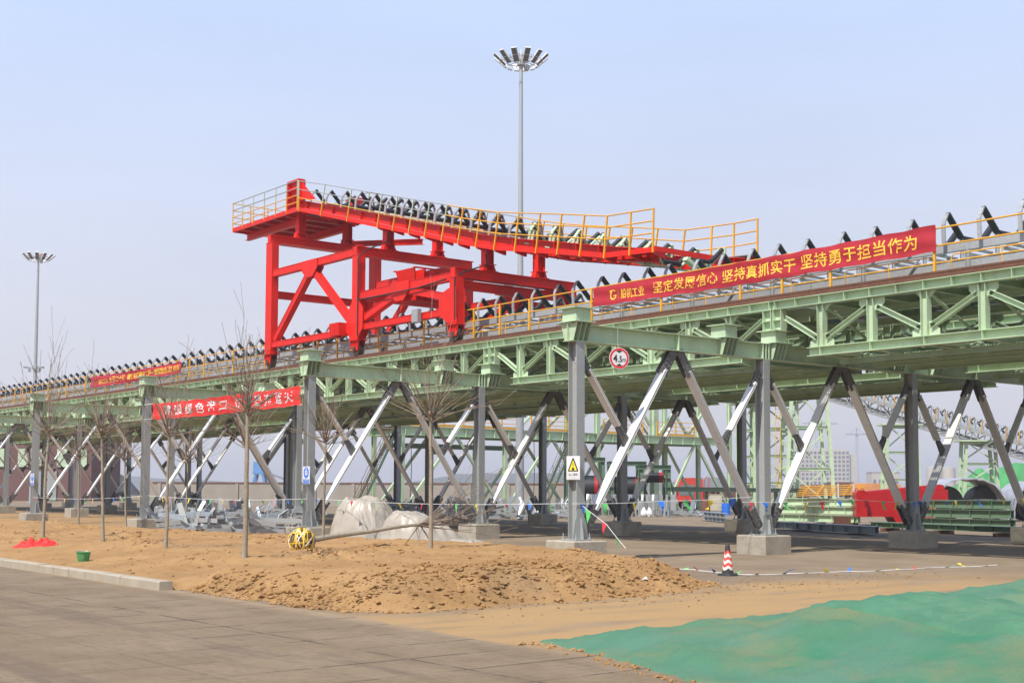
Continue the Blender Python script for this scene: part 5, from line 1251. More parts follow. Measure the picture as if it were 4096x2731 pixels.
def beam_stack(px0, D0, px1, D1, layers, per, h, m, label, group, z0=.15, w=.3):
    bl = label.split(' lying')[0].split(' stacked')[0].split(' beside')[0]
    a, b_ = gp(px0, D0), gp(px1, D1); d = (b_ - a).normalized(); n = Vector((-d.y, d.x, 0)); L = (b_ - a).length
    for l in range(layers):
        for q in range(per):
            rr = random.Random(l * 7 + q + int(px0)); sh = rr.uniform(-.25, .25); p = a + n * (q * (w + .08)) + d * sh; z = z0 + l * (h + .06) + h / 2
            mb = MB(); mb.H(p + Vector((0, 0, z)), p + d * (L + rr.uniform(-.5, .1)) + Vector((0, 0, z)), h, w, (0, 0, 1), .03, .02)
            s_ = .6
            while s_ < L - .6:
                mb.plate([p + d * s_ + n * (-w / 2 + .01) + Vector((0, 0, z - h / 2 + .03)), p + d * s_ + n * -.012 + Vector((0, 0, z - h / 2 + .03)), p + d * s_ + n * -.012 + Vector((0, 0, z + h / 2 - .03)), p + d * s_ + n * (-w / 2 + .01) + Vector((0, 0, z + h / 2 - .03))], d * .02); s_ += 1.1
            nm = 'top' if l == layers - 1 else ('bottom' if l == 0 else 'middle')
            single('steel_beam', mb, m, f'{label}, {nm} layer, {ordinal(q + 1)} from the front', 'beam', (p.x, p.y, 0), group)
    for q in range(3):
        p = a + d * (L * (.12 + .38 * q)); mb = MB(); mb.bar(p - n * .3 + Vector((0, 0, z0 / 2 - .01)), p + n * (per * (w + .1)) + Vector((0, 0, z0 / 2 - .01)), .18, z0 - .03)
        single('timber_bearer', mb, 'brown', f'timber bearer under {bl} stack, {ordinal(q + 1)} from the left', 'bearer', (p.x, p.y, 0))
beam_stack(3105, 80, 3440, 76, 3, 2, .42, 'green', 'pale green beam stacked before the red chute', 'stacked pale green beams')
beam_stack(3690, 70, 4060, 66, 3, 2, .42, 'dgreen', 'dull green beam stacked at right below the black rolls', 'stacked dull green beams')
beam_stack(2950, 71, 3480, 59, 1, 2, .34, 'bluegrey', 'long blue-grey beam lying on the pavement', 'long blue-grey beams', .08)
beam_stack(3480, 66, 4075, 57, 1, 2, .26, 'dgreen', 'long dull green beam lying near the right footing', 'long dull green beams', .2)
beam_stack(2815, 86, 2905, 80, 2, 1, .24, 'bluegrey', 'short grey plate girder beside the footing', 'short grey girders', .05)
# bundle of yellow handrails on the pale green stack
r = kit('handrail_bundle', 'bundle of yellow handrail panels strapped together on the pale green beams', 'handrail bundle', 3315, 77.5); r.location.z = 1.62
mb = MB(); rr = random.Random(3)
for l in range(6):
    z = .06 + l * .11; sl = rr.uniform(-.02, .02)
    for yy in (-.35, .35, .0): mb.cyl((-1.85 + .05 * l, yy, z + sl), (1.8 + .06 * l, yy, z + .09 - sl), .027, 6)
    for i in range(5): mb.bar((-1.6 + .8 * i + .08 * l, -.4, z), (-1.45 + .8 * i + .08 * l, .42, z + .09), .06, .05)
part('rail_panels', mb, 'yellow', r, smooth=False)
for xx in (.45, 1.35):
    mb = MB(); mb.box((xx, -.43, .38), (.1, .01, .82)); mb.box((xx, 0, .80), (.1, .86, .01)); part('tie_wrap', mb, 'film', r)
# red chute
r = kit('red_chute', 'large dark red steel chute lying behind the grey column on green beams', 'chute', 3605, 75); w = sc_(75)
mb = MB(); X = lambda px: (px - 3605) * w; Zp = lambda py: 2.03 - (py - 1957) * w
front = [(X(3462), Zp(2063)), (X(3570), Zp(2063)), (X(3585), Zp(2088)), (X(3735), Zp(2088)), (X(3735), Zp(2030)), (X(3792), Zp(2010)), (X(3792), Zp(1955)), (X(3462), Zp(1975))]
mb.plate([(x, 0.9, z) for x, z in front], (0, 1.8, 0)); top = [(X(3462), Zp(1975) + .01), (X(3792), Zp(1955) + .01), (X(3785), Zp(1936)), (X(3770), Zp(1933)), (X(3462), Zp(1963))]
mb.plate([(x, 1.1, z) for x, z in top], (0, 1.3, 0)); part('chute_body', mb, 'dred', r)
mb = MB(); mb.plate([(X(3420), .2, Zp(2063)), (X(3460), .0, Zp(2063)), (X(3460), .0, Zp(1970)), (X(3450), .0, Zp(1958)), (X(3430), .1, Zp(1958)), (X(3420), .2, Zp(1968))], (0.1, 1.2, 0)); part('end_flange', mb, 'dred', r)
for px in (3432, 3453):
    mb = MB(); mb.tube([(X(px) + .08 * math.cos(a), .3, Zp(1957) + .1 * math.sin(a)) for a in [i * math.pi / 6 for i in range(13)]], .02, 5); part('lifting_eye', mb, 'dred', r)
# belt rolls under silver sheets
for q, (px, D) in enumerate(((3785, 88), (3955, 88), (4130, 88))):
    r = kit('belt_roll', f'big black roll of conveyor belt under the silver sheet, {ordinal(q + 1)} from the left', 'belt roll', px, D, 'black conveyor belt rolls')
    mb = MB(); mb.cyl((0, 0, 1.18), (0, 1.8, 1.18), 1.16, 48); part('roll_body', mb, 'black', r, smooth=True)
    mb = MB(); n = 360; tl = []
    for i in range(n + 1):
        a = i / n * 2 * math.pi * 11; tl.append((math.cos(a) * (.2 + .94 * i / n), -.012, 1.18 + math.sin(a) * (.2 + .94 * i / n)))
    mb.tube(tl, .012, 4); part('belt_edge', mb, 'gusset', r)
def arch(name, label, px0, px1, D, ztop, dep, droop):
    r = kit(name, label, 'sheet cover', (px0 + px1) / 2, D); w = (px1 - px0) * sc_(D) / 2; g = MB(); n, m_ = 48, 16
    for layer in (0, 1):
        for j in range(m_ + 1):
            for i in range(n + 1):
                a = math.pi * i / n; e_ = 2.6; ca2, sa2 = math.cos(a), math.sin(a)
                x = -w * abs(ca2) ** (2 / e_) * (1 if ca2 > 0 else -1); z = ztop * sa2 ** (2 / e_)
                y = -.15 + (dep + .3) * j / m_ ; wr = .05 * fb(x, y, 1.4, 4, 3) + .02 * math.sin(x * 9 + y)
                th = 0.10 * (1 - layer); nx, nz_ = x / w, z / ztop
                g.v.append((x + nx * (th + wr), y + .08 * fb(x * 2, z * 2, 1.5, 3, 2) * (j == 0), z + nz_ * (th + wr + droop * math.exp(-((x) / w) ** 2) * .0)))
    N_ = (n + 1) * (m_ + 1); f = []
    for j in range(m_):
        for i in range(n):
            a = j * (n + 1) + i; f.append((a, a + 1, a + n + 2, a + n + 1)); f.append((N_ + a, N_ + a + n + 1, N_ + a + n + 2, N_ + a + 1))
    for i in range(n): f.append((i, N_ + i, N_ + i + 1, i + 1)); a = m_ * (n + 1) + i; f.append((a, a + 1, N_ + a + 1, N_ + a))
    g.f = f; g.mi = [0] * len(f); part('sheet', g, 'silver', r, smooth=True)
arch('silver_cover', 'silver sheet arched over two black belt rolls at right', 3735, 4026, 86.8, 2.75, 3.4, 0)
arch('silver_cover', 'silver sheet arched over a belt roll at the right picture edge', 4056, 4300, 86.8, 2.55, 3.4, 0)
# cream cabinet, sacks
r = kit('control_cabinet', 'cream two-door control cabinet standing on dark blocks in the yard', 'cabinet', 2863, 106)
mb = MB(); mb.box((0, .4, .95), (1.0, .8, 1.3)); mb.box((0, .4, 1.62), (1.08, .88, .04)); part('cabinet_body', mb, 'cabinet', r)
for z in (.64, 1.27):
    mb = MB(); mb.box((0, -.012, z), (.94, .02, .6)); d_ = part('cabinet_door', mb, 'cabinet', r); mb = MB(); mb.box((.34, -.03, z), (.04, .02, .2)); part('handle', mb, 'signgrey', d_)
for q in range(3):
    mb = MB(); mb.box((-.9 + q * .95, .3, .14), (.9, .7, .28)); part('dark_plinth', mb, 'gusset', r)
for q, px in enumerate((2575, 2597)):
    p = gp(px, 97); g = MB(); k, m_ = 18, 12
    for i in range(m_ + 1):
        for j in range(k):
            th, ph = math.pi * i / m_, 2 * math.pi * j / k; d = Vector((math.sin(th) * math.cos(ph), math.sin(th) * math.sin(ph), math.cos(th))); rad = 1 + .2 * noise.noise(d * 2.1 + Vector((q, 0, 0))); g.v.append((p.x + d.x * .24 * rad, p.y + d.y * .24 * rad, max(0, .24 + d.z * (.28 + (.2 * max(0, d.z) ** 4)) * rad)))
    g.f = [(i * k + j, (i + 1) * k + j, (i + 1) * k + (j + 1) % k, i * k + (j + 1) % k) for i in range(m_) for j in range(k)]; g.mi = [0] * len(g.f)
    single('white_sack', g, 'white', f'plump white sack on the ground before the brackets, {"left" if q == 0 else "right"} one of the pair', 'sack', (p.x, p.y, 0), 'white sacks', True)

p = gp(3367, 66); mb = MB(); mb.box((p.x, p.y, .55), (.75, .5, .32), rz=RZ); mb.box((p.x, p.y, .2), (.9, .6, .38), rz=RZ); single('steel_block', mb, 'rail', 'rusty orange-brown steel block in front of the pale green beams', 'steel block', (p.x, p.y, 0))
p = gp(2903, 105); mb = MB(); mb.cyl((p.x, p.y, 0), (p.x, p.y, .95), .34, 20); mb.cyl((p.x, p.y, .3), (p.x, p.y, .33), .36, 20); mb.cyl((p.x, p.y, .62), (p.x, p.y, .65), .36, 20); single('steel_drum', mb, 'signblue', 'blue steel drum right of the cream cabinet', 'drum', (p.x, p.y, 0), smooth=True)
p = gp(2822, 104); mb = MB(); mb.cyl((p.x, p.y, 0), (p.x, p.y, 1.1), .36, 20); mb.cyl((p.x, p.y, 1.1), (p.x, p.y, 1.22), .3, 20, .1); single('gas_tank', mb, 'brown', 'dark rusty round tank left of the cream cabinet', 'tank', (p.x, p.y, 0), smooth=True)
for q, (px, D) in enumerate(((2170, 86), (1900, 82), (2480, 94))):
    r = kit('timber_pallet', ('wooden pallet in the shade left of the warning sign', 'wooden pallet in the shade behind the fallen tree', 'wooden pallet near the white sacks')[q], 'pallet', px, D)
    for yy in (0, .5, 1.0): mb = MB(); mb.box((0, yy, .05), (1.4, .1, .1)); part('skid', mb, 'bark', r)
    for i in range(7): mb = MB(); mb.box((-.63 + .21 * i, .5, .115), (.14, 1.1, .025)); part('plank', mb, 'bark', r)

# ------------------------------------------------------------------ drive platform, pulleys, truck behind the trestle
YC = 59.9
r = thing('drive_platform', 'pale green steel drive platform with yellow railings behind the trestle', 'platform', (52, YC, 0)); o_ = (52, YC, 0)
def DP(name, mb, m='green', parent=None, smooth=False): return part(name, mb, m, parent or r, o_, smooth)
for y in (YC, YC + 4.2):
    mb = MB(); mb.H((33.4, y, 6.62), (72.6, y, 6.62), .72, .34, (0, 0, 1), .03, .02)
    for i in range(26): mb.box((34.2 + 1.5 * i, y - .09, 6.62), (.02, .15, .64))
    DP('deck_beam', mb)
for X in range(34, 73, 4):
    mb = MB(); mb.H((X, YC + .2, 6.5), (X, YC + 4.0, 6.5), .4, .2, (0, 0, 1), .02, .015); DP('deck_joist', mb)
mb = MB(); mb.b2(33.6, 72.2, YC + .2, YC + 4.0, 6.99, 7.03); DP('deck_plate', mb, 'grate')
for X, y, z1, w in ((34.0, YC, 6.25, .32), (44.4, YC, 6.25, .32), (54.9, YC, 11, .42), (64.0, YC + 2, 11.5, .62), (72.3, YC, 11, .36), (54.9, YC + 4.2, 11, .36), (44.4, YC + 4.2, 6.25, .32), (72.3, YC + 4.2, 11, .36), (34.0, YC + 4.2, 6.25, .32), (67.6, YC + 4.2, 11, .4), (61.8, YC + 4.2, 11, .36)):
    mb = MB(); mb.H((X, y, 0), (X, y, z1 if z1 < 7 else 13.5), w, w, (0, 1, 0), .025, .02); DP('column', mb)
for (xa, xb, za, zb_) in ((34.2, 39.2, .3, 6.2), (44.2, 39.4, .3, 6.2), (44.6, 49.4, .3, 6.2), (54.6, 49.8, .3, 6.2), (55.2, 59.4, .3, 6.2), (72.1, 67.8, .3, 6.2), (63.6, 67.4, .3, 6.2), (55.1, 61.5, 7.2, 12.5), (66.6, 72.0, 7.2, 13), (62.0, 66.4, 12.5, 7.2), (49.0, 54.6, 7.2, 12)):
    for y in (YC + .05, YC + 4.15):
        mb = MB(); mb.bar((xa, y, za), (xb, y, zb_), .22, .2, (0, 1, 0)); DP('raking_brace', mb)
mb = MB(); mb.H((33.5, YC + 2, 5.5), (47.5, YC + 2, 5.5), .4, .2, (0, 0, 1), .02, .02); mb.box((38.4, YC + 2, 5.1), (.5, .3, .5)); DP('monorail', mb, 'dgreen')
for X in (35.5, 37.5, 46.6, 48.4):
    mb = MB(); mb.tube([(X, YC + 1, 6.2), (X + .1, YC + 1.05, 3.5), (X - .05, YC + 1, .6)], .03, 5); DP('hanging_cable', mb, 'black')
for (x0, x1) in ((34, 46), (47.2, 53.2), (55.6, 60.5), (62.3, 67.3)):
    n = max(2, int((x1 - x0) / 1.9)); q_ = None
    mb = MB()
    for h in (.45, .85, 1.25): mb.cyl((x0, YC - .08, 7.05 + h), (x1, YC - .08, 7.05 + h), .035, 6)
    mb.box(((x0 + x1) / 2, YC - .08, 7.14), (x1 - x0, .05, .2)); q_ = DP('railing', mb, 'yellow')
    for i in range(n + 1):
        mb = MB(); mb.box((x0 + (x1 - x0) * i / n, YC - .08, 7.66), (.09, .09, 1.26)); DP('rail_post', mb, 'yellow', q_)
def stair(xa, za, xb, zb_, y, w, m, rail):
    mb = MB(); a, b_ = Vector((xa, y, za)), Vector((xb, y, zb_))
    for dy in (0, w): mb.bar(a + Vector((0, dy, 0)), b_ + Vector((0, dy, 0)), .06, .2)
    n = int(abs(zb_ - za) / .24)
    for i in range(1, n): p = a.lerp(b_, i / n); mb.box((p.x, y + w / 2, p.z), (.22, w - .06, .03))
    q_ = DP('stair', mb, m); mb = MB()
    for dy in (0, w):
        for h in (.5, 1.0): mb.cyl(a + Vector((0, dy, h)), b_ + Vector((0, dy, h)), .025, 5)
        for i in range(5): p = a.lerp(b_, i / 4); mb.cyl(p + Vector((0, dy, 0)), p + Vector((0, dy, 1.0)), .025, 5)
    DP('stair_rail', mb, rail, q_)
stair(47.9, 0, 51.4, 6.3, YC - 1.0, .9, 'dgreen', 'gusset'); stair(29.6, 0, 33.0, 6.3, YC - .5, .9, 'dgreen', 'brown'); stair(61.8, 7.1, 57.4, 12, YC + .6, .9, 'dgreen', 'yellow')
def pulley(label, px, D, dia, wid, ztop, zc):
    r = kit('pulley_frame', label, 'pulley', px, D, 'black belt pulleys in green frames')
    for sx_ in (-1, 1):
        for y in (0, 1.9):
            mb = MB(); mb.H((sx_ * (wid / 2 + .32), y, 0), (sx_ * (wid / 2 + .32), y, ztop - .18), .4, .36, (1, 0, 0), .03, .02)
            for z in (.8, 1.5, 2.2, 2.9):
                if z < ztop - .5: mb.box((sx_ * (wid / 2 + .32), y - .1, z), (.34, .14, .025))
            part('frame_post', mb, 'dgreen', r)
        mb = MB(); mb.bar((sx_ * (wid / 2 + .32), 1.7, .3), (sx_ * (wid / 2 + .32) + .9, 1.7, 0.1), .2, .2); mb.bar((sx_ * (wid / 2 + .5), .3, zc - .2), (sx_ * (wid / 2 + 1.2), .3, .1), .18, .16); part('frame_stay', mb, 'dgreen', r)
    for y in (0, 1.9):
        mb = MB(); mb.H((-wid / 2 - .55, y, ztop), (wid / 2 + .55, y, ztop), .34, .3, (0, 0, 1), .025, .02); part('frame_beam', mb, 'dgreen', r)
    mb = MB(); mb.cyl((-wid / 2, .95, zc), (wid / 2 - .3, .95, zc), dia / 2, 40); q = part('drum', mb, 'black', r, smooth=True)
    mb = MB(); mb.cyl((wid / 2 - .297, .95, zc), (wid / 2, .95, zc), dia / 2 + .005, 40); part('red_rim', mb, 'dred', q, smooth=True)
    mb = MB(); mb.cyl((-wid / 2 - .5, .95, zc), (wid / 2 + .5, .95, zc), .14, 16); part('shaft', mb, 'gusset', q, smooth=True)
pulley('big black belt pulley with red rim, half hidden by the warning sign column', 2350, 104, 2.0, 1.7, 4.35, 2.1)
pulley('big black belt pulley with red rim in the middle green frame', 2510, 104, 1.75, 1.9, 4.05, 2.15)
pulley('slim black belt pulley with red band in the right-hand green frame', 2618, 103, .8, 1.5, 3.75, 2.95)
mb = MB(); a, b_ = gp(2660, 106), gp(3210, 124); mb.H(a + Vector((0, 0, 2.05)), b_ + Vector((0, 0, 1.95)), .38, .3, (0, 0, 1), .025, .02)
r = thing('pipe_bridge', 'low green beam on posts running past the red truck', 'beam', a); part('beam', mb, 'dgreen', r, a)
for f in (.02, .27, .52, .78, .98):
    p = a.lerp(b_, f); mb = MB(); mb.H((p.x, p.y, 0), (p.x, p.y, 1.85), .26, .26, (1, 0, 0), .02, .02); part('post', mb, 'dgreen', r, a)
# red truck
r = kit('red_truck', 'red lorry with a dark flatbed parked beyond the green beam', 'truck', 2790, 136)
w = 1.0
mb = MB(); prof = [(-2.1, .75), (-2.15, 1.5), (-2.0, 2.95), (-1.75, 3.2), (.35, 3.25), (.55, 3.05), (.6, .75)]
mb.plate([(x, 1.2, z) for x, z in prof], (0, 2.4, 0)); cab = part('cab', mb, 'truckred', r)
mb = MB(); mb.plate([(-2.2, 1.2, 1.35), (-2.1, 1.2, 2.5), (-2.0, 1.2, 2.5), (-2.1, 1.2, 1.35)], (0, 2.1, 0)); part('windscreen', mb, 'glass', cab)
mb = MB(); mb.plate([(-1.85, -.02, 1.4), (-.35, -.02, 1.4), (-.35, -.02, 2.5), (-1.75, -.02, 2.5)], (0, .02, 0)); part('side_window', mb, 'glass', cab)
mb = MB(); mb.box((-2.25, -.18, 2.2), (.1, .22, .6)); mb.bar((-2.0, 0, 2.7), (-2.25, -.18, 2.5), .04, .04); part('mirror', mb, 'black', cab)
mb = MB(); mb.box((-2.2, 1.2, .75), (.2, 2.4, .5)); part('bumper', mb, 'white', r)
mb = MB(); mb.box((-2.24, .35, 1.1), (.06, .4, .22)); part('headlight', mb, 'film', r); mb = MB(); mb.box((-2.24, 2.05, 1.1), (.06, .4, .22)); part('headlight', mb, 'film', r)
mb = MB(); mb.tube([(.7, .1, .9), (.7, .1, 3.0), (.95, .1, 3.3), (1.2, .1, 3.3), (1.2, .1, 1.5)], .05, 6); part('headboard', mb, 'truckred', r)
mb = MB(); mb.box((3.9, 1.2, 1.5), (6.2, 2.4, .75)); mb.box((3.9, 1.2, .95), (6.2, .9, .3)); part('flatbed', mb, 'brown', r)
for x in (-1.2, 3.6, 5.4):
    for y in (.1, 2.3):
        mb = MB(); mb.cyl((x, y - .15, .5), (x, y + .15, .5), .5, 24); q = part('wheel', mb, 'black', r, smooth=True); mb = MB(); mb.cyl((x, y - .17, .5), (x, y + .17, .5), .24, 16); part('rim', mb, 'galv', q, smooth=True)

# lattice towers of the transfer station
def tower(label, px, D, wx, wy, h, bays, group, taper=0.0, ladder=False):
    r = kit('lattice_tower', label, 'tower', px, D, group)
    def cx(sx_, z): return sx_ * (wx / 2 + taper * (1 - z / h))
    for sx_ in (-1, 1):
        for sy in (0, 1):
            mb = MB(); mb.H((cx(sx_, 0), sy * wy, 0), (cx(sx_, h), sy * wy, h), .34, .3, (0, 1, 0), .025, .02); part('tower_leg', mb, 'green', r)
    for i in range(bays + 1):
        z = h * (i + .02) / bays if i else .4
        for sy in (0, 1):
            mb = MB(); mb.H((cx(-1, z) + .16, sy * wy, min(z, h - .15)), (cx(1, z) - .16, sy * wy, min(z, h - .15)), .24, .2, (0, 0, 1), .02, .015); part('tower_strut', mb, 'green', r)
        for sx_ in (-1, 1):
            mb = MB(); mb.bar((cx(sx_, z), .16, min(z, h - .15)), (cx(sx_, z), wy - .16, min(z, h - .15)), .14, .18); part('tower_strut', mb, 'green', r)
    for i in range(bays):
        z0, z1 = h * i / bays + .3, h * (i + 1) / bays - .1
        for sy in (0, 1):
            a, b_ = ((cx(-1, z0) + .1, sy * wy, z0), (cx(1, z1) - .1, sy * wy, z1)) if (i + sy) % 2 else ((cx(1, z0) - .1, sy * wy, z0), (cx(-1, z1) + .1, sy * wy, z1))
            mb = MB(); mb.bar(a, b_, .13, .13, (0, 1, 0)); part('tower_brace', mb, 'green', r)
    if ladder:
        mb = MB()
        for dx in (-.22, .22): mb.bar((cx(-1, 0) + 1.1 + dx, -.15, 0), (cx(-1, h) + 1.1 + dx, -.15, h), .05, .05, (0, 1, 0))
        for i in range(int(h / .32)): mb.box((cx(-1, .32 * i) + 1.1, -.15, .32 * i), (.42, .03, .03))
        part('ladder', mb, 'yellow', r)
    mb = MB(); mb.box((0, wy / 2, h + .1), (wx + 1.6, wy + 1.2, .16)); part('tower_deck', mb, 'green', r)
tower('slim green lattice tower left of the grey column, seen through the braces', 2990, 126, 1.4, 1.4, 10.2, 4, 'green lattice towers')
tower('pale green lattice tower right of the grey column with a yellow ladder', 3128, 124, 2.9, 2.4, 10.3, 4, 'green lattice towers', 0, True)
tower('tall tapering pale green trestle tower before the white block of flats', 3240, 122, 2.6, 3.2, 15.5, 4, 'green lattice towers', 1.0)
tower('pale green trestle leg pair under the far inclined conveyor, left one', 3612, 150, 3.2, 1.6, 9.4, 3, 'supports of the far inclined conveyor', .45)
tower('pale green trestle leg pair under the far inclined conveyor, right one', 3926, 140, 3.0, 1.6, 7.2, 3, 'supports of the far inclined conveyor', .4)

# far inclined conveyor
A, B = at(3220, 1575, D=172), at(4330, 1912, D=127); Lg = (B - A).length; r = thing('inclined_conveyor', 'far grey inclined belt conveyor with yellow rail posts, sloping down to the right', 'conveyor', A); o_ = tuple(A); d = (B - A).normalized(); n = Vector((-d.y, d.x, 0)).normalized(); up = d.cross(n) * (1 if d.cross(n).z > 0 else -1)
if n.dot(CF) < 0: n = -n
for off in (0, 2.6):
    for z in (0.1, 1.5):
        mb = MB(); mb.bar(A + n * off + up * z, B + n * off + up * z, .2, .24, up); part('truss_chord', mb, 'column', r, o_)
    mb = MB(); k = int(Lg / 2)
    for i in range(k):
        p, q = A + d * (Lg * i / k) + n * off, A + d * (Lg * (i + 1) / k) + n * off
        mb.bar(p + up * (.2 if i % 2 else 1.4), q + up * (1.4 if i % 2 else .2), .1, .1, n); mb.bar(p + up * .2, p + up * 1.4, .1, .1, n)
    part('truss_web', mb, 'column', r, o_)
mb = MB()
for i in range(int(Lg / 1.1)): p = A + d * (1.1 * i); mb.bar(p + n * .1 + up * .05, p + n * 2.5 + up * .05, .12, .1, up)
mb.bar(A + n * 1.3 + up * 1.62, B + n * 1.3 + up * 1.62, 2.2, .06, up); part('deck', mb, 'column', r, o_)
for i in range(int(Lg / 1.25)):
    p = A + d * (1.25 * i) + up * 1.75
    mb = MB()
    for s_ in (0, 1):
        q0 = p + n * (.35 if not s_ else 2.25); q1 = q0 + up * .45 + n * (-.05 if not s_ else .05); q2 = q1 + up * .32 + n * (.16 if not s_ else -.16); mb.bar(q0, q1, .16, .05, n); mb.bar(q1, q2, .16, .05, n)
    f = part('idler_frame', mb, 'galv', r, o_)
    for s_ in (0, 1):
        mb = MB(); mb.cyl(p + n * (.46 if not s_ else 2.14) + up * .75, p + n * (.95 if not s_ else 1.65) + up * .25, .1, 8); part('wing_roller', mb, 'black', f, o_)
mb = MB()
for h in (2.5, 2.9): mb.cyl(A - n * .3 + up * h, B - n * .3 + up * h, .03, 5)
hr = part('handrail', mb, 'column', r, o_)
for i in range(int(Lg / 1.9)):
    p = A - n * .3 + d * (1.9 * i); mb = MB(); mb.bar(p + up * 1.5, p + up * 2.95, .10, .08, d); part('rail_post', mb, 'yellow', hr, o_)

# ------------------------------------------------------------------ distance
def slab(name, label, cat, px0, px1, D, z0, z1, dep, m, group=None):
    w = (px1 - px0) * sc_(D); r = kit(name, label, cat, (px0 + px1) / 2, D, group); mb = MB(); mb.box((0, dep / 2, (z0 + z1) / 2), (w, dep, z1 - z0)); return r, w, mb
r, w, mb = slab('site_wall', 'long pale concrete site wall with a rusty coping behind the trestle', 'wall', 560, 2420, 150, 0, 2.5, .3, 'wallc')
part('wall', mb, 'wallc', r); mb = MB(); mb.box((0, .15, 2.58), (w, .42, .15)); part('coping', mb, 'brown', r)
for q in range(12):
    mb = MB(); mb.box((-w / 2 + w * (q + .5) / 12, -.07, 1.25), (.35, .13, 2.49)); part('pier', mb, 'wallc', r)
r, w, mb = slab('red_shed', 'rust-red shed with pale green window bands at far left', 'shed', -260, 364, 190, 0, 9.2, 14, 'dred')
part('wall', mb, mat('shed_red', (.15, .075, .068), .8, 0, .1, .5), r); mb = MB(); mb.box((0, 7, 9.4), (w + .8, 15, .4)); part('roof', mb, 'column', r)
for q in range(8):
    mb = MB(); mb.box((-w / 2 + w * (q + .5) / 8, -.1, 6.2), (1.5, .2, 2.6)); part('window', mb, 'green', r)
mb = MB(); mb.box((4.5, -.1, 2.2), (3.6, .2, 4.2)); part('door', mb, 'column', r)
r, w, mb = slab('tower_block', 'pale hazy block of flats with rows of square windows', 'building', 3205, 3400, 1150, 0, 36.5, 18, 'building')
part('wall', mb, 'building', r); mb = MB(); mb.box((w / 2 + 3.5, 12, 16.5), (7, 18, 33)); part('wing', mb, 'building', r); mb = MB(); mb.box((0, 9, 37.3), (w * .9, 12, 1.6)); part('roof_parapet', mb, 'building', r)
for fl in range(9):
    for q in range(12):
        if fl * 12 + q >= 100: break
        mb = MB(); mb.box((-w / 2 + w * (q + .5) / 12, -.05, 34.4 - fl * 3.75), (2.1, .2, 2.0)); part('window', mb, 'window', r)
def crane(label, px, D, h, jl, jr):
    r = kit('tower_crane', label, 'crane', px, D, 'tower cranes in the haze'); mb = MB()
    for i in range(int(h / 3)):
        z = i * 3
        for sx_ in (-1, 1): mb.box((sx_ * .9, 0, z + 1.5), (.35, .35, 3)); 
        mb.bar((-.9, 0, z), (.9, 0, z + 3), .25, .25, (0, 1, 0))
    part('crane_mast', mb, 'cranegrey', r)
    mb = MB(); mb.bar((-jl, 0, h), (jr, 0, h), 1.2, 1.1); mb.bar((-jl * .6, 0, h + .8), (0, 0, h + 6), .3, .3, (0, 1, 0)); mb.bar((0, 0, h + 6), (jr * .7, 0, h + .8), .3, .3, (0, 1, 0)); part('jib', mb, 'cranegrey', r)
    mb = MB(); mb.box((0, 0, h - 1.4), (2.2, 2, 2.2)); mb.bar((0, 0, h), (0, 0, h + 6), .8, .8, (1, 0, 0)); part('crane_cab', mb, 'cranegrey', r)
crane('faint tower crane with a short jib right of the hazy block of flats', 3430, 1300, 57, 11, 11); crane('faint tower crane standing over the hazy block of flats', 3268, 1350, 70, 14, 22)
r, w, mb = slab('hazy_block', 'low hazy pale building right of the block of flats', 'building', 3488, 3600, 900, 0, 14, 14, 'building'); part('wall', mb, 'building', r); mb = MB(); mb.box((0, 7, 14.2), (w + .6, 14.6, .4)); part('roof', mb, 'column', r)
for q in range(5):
    mb = MB(); mb.box((-w / 2 + w * (q + .5) / 5, -.05, 8), (1.8, .2, 2.4)); part('window', mb, 'window', r)
r, w, mb = slab('hazy_silo', 'pale hazy cylindrical silos beyond the grey column', 'silo', 3720, 3830, 700, 0, 14, 10, 'building'); mb = MB()
for q in (-1, 1):
    mb = MB(); mb.cyl((q * 4, 4, 0), (q * 4, 4, 14), 3.6, 24); part('silo_drum', mb, 'building', r, smooth=True); mb = MB(); mb.cyl((q * 4, 4, 14), (q * 4, 4, 15.5), 3.6, 24, .6); part('silo_cap', mb, 'column', r, smooth=True)
for q, (px, D, h, m_, lab, ln) in enumerate(((3470, 290, 2.7, 'orange', 'orange freight container behind the yellow bundle', 6.0), (3565, 285, 2.5, 'orange', 'faded orange machine housing beside the grey column', 4.2), (3360, 300, 2.9, 'brown', 'dark brown rail wagon below the block of flats, right one', 6.5), (3262, 300, 2.3, 'brown', 'dark brown rail wagon below the block of flats, left one', 6.0), (1065, 260, 2.2, 'orange', 'orange site vehicle beyond the concrete wall at left', 3.2), (2215, 255, 2.4, 'orange', 'small orange container beyond the ladder', 3.0), (3010, 280, 2.4, 'brown', 'rusty scrap container beyond the slim green tower', 7.0))):
    r = kit('freight_container' if m_ == 'orange' else 'rail_wagon', lab, 'container' if m_ == 'orange' else 'wagon', px, D); mb = MB(); z0 = .9 if m_ == 'brown' else .8
    if m_ == 'brown': mb.plate([(-ln / 2 + .5, 1.2, z0), (ln / 2 - .5, 1.2, z0), (ln / 2, 1.2, z0 + h), (-ln / 2, 1.2, z0 + h)], (0, 2.4, 0))
    else: mb.box((0, 1.2, z0 + h / 2), (ln, 2.4, h))
    part('container_body', mb, m_, r); mb = MB()
    for i in range(int(ln / .5)): mb.box((-ln / 2 + .6 + .5 * i, -.04, z0 + h / 2), (.12, .06, h * .86)) if abs(-ln / 2 + .6 + .5 * i) < ln / 2 - .5 else None
    if mb.v: part('rib', mb, m_, r)
    mb = MB(); mb.box((0, 1.2, z0 - .2), (ln * .96, 2.0, .34)); part('underframe', mb, 'black', r)
    for x in (-ln * .3, ln * .3):
        mb = MB(); mb.cyl((x, .2, .42), (x, 2.2, .42), .42, 16); part('wheel_set', mb, 'wheel', r, smooth=True)
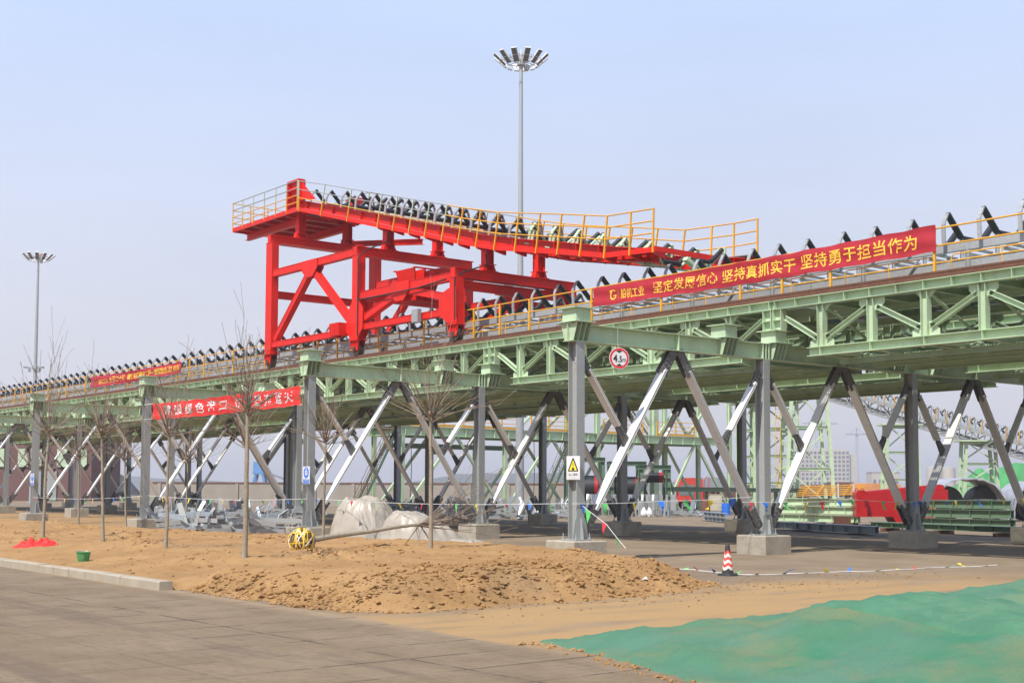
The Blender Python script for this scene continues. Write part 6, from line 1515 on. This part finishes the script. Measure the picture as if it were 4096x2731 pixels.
# port crane far away at left
r = kit('port_crane', 'hazy blue port crane beyond the concrete wall', 'crane', 1035, 420); 
for sx_ in (-1, 1):
    for y in (0, 4): mb = MB(); mb.bar((sx_ * 2.6, y, 0), (sx_ * 1.1, y, 6.3), .7, .7, (0, 1, 0)); part('crane_leg', mb, 'bluesteel', r)
mb = MB(); mb.box((0, 2, 6.6), (4.2, 5, .5)); part('portal_beam', mb, 'bluesteel', r); mb = MB(); mb.box((-.4, 2, 8.6), (3.2, 3.2, 3.4)); part('machine_house', mb, 'bluesteel', r); mb = MB(); mb.bar((.5, 2, 7.4), (13, 2, 3.0), .7, .7); part('crane_boom', mb, 'cranegrey', r)
def mound(name, label, px0, px1, D, h, m, seed, kind=None, cat='mound', flat=.0):
    p = gp((px0 + px1) / 2, D); w = (px1 - px0) * sc_(D) / 2; g = MB(); n = 60
    for j in range(25):
        for i in range(n + 1):
            x = -w + 2 * w * i / n; q = j / 24; y = -w * .35 + w * .9 * q
            z = h * max(0, (1 - abs(x / w) ** 2.2)) * math.sin(math.pi * q) ** .8 * (1 + .35 * fb(x / w, q, 2.4, 5, seed)) - .05
            g.v.append((x, y, z))
    g.f = [(j * (n + 1) + i, j * (n + 1) + i + 1, (j + 1) * (n + 1) + i + 1, (j + 1) * (n + 1) + i) for j in range(24) for i in range(n)]; g.mi = [0] * len(g.f)
    o = part(name, g, m, None, (0, 0, 0), True); o.location = p; o.rotation_euler = (0, 0, RZ)
    return tag(o, label, cat, None, kind) if kind != 'structure' else tag(o, kind='structure')
mound('netted_heap', 'bright green netted stockpile in the distance at the right edge', 3780, 4330, 240, 6.6, 'netgreen', 3, None, 'stockpile')
mound('coal_heap', 'dark grey coal heap in the distance at left', 340, 560, 330, 5.3, 'coal', 5, None, 'stockpile')
mound('hills', None, 1450, 2700, 1900, 24, 'hill', 6, 'structure'); mound('hills', None, 2050, 2750, 1500, 14, 'hill', 8, 'structure'); mound('hills', None, 2500, 3300, 1700, 15, 'hill', 9, 'structure'); mound('hills', None, -600, 1200, 2300, 20, 'hill', 10, 'structure')

# ------------------------------------------------------------------ spring haze
hz = bpy.data.materials.new('haze_air'); hz.use_nodes = True; nt = hz.node_tree; nt.nodes.clear()
ho = nt.nodes.new('ShaderNodeOutputMaterial'); pv = nt.nodes.new('ShaderNodeVolumePrincipled'); pv.inputs['Density'].default_value = 0.00042; pv.inputs['Color'].default_value = (0.95, 0.94, 1.0, 1); pv.inputs['Anisotropy'].default_value = 0.2
nt.links.new(pv.outputs[0], ho.inputs['Volume'])
mb = MB(); mb.b2(-950, 4050, -950, 4050, -1.0, 82); M['haze'] = hz
o = part('haze', mb, 'haze'); tag(o, kind='stuff')
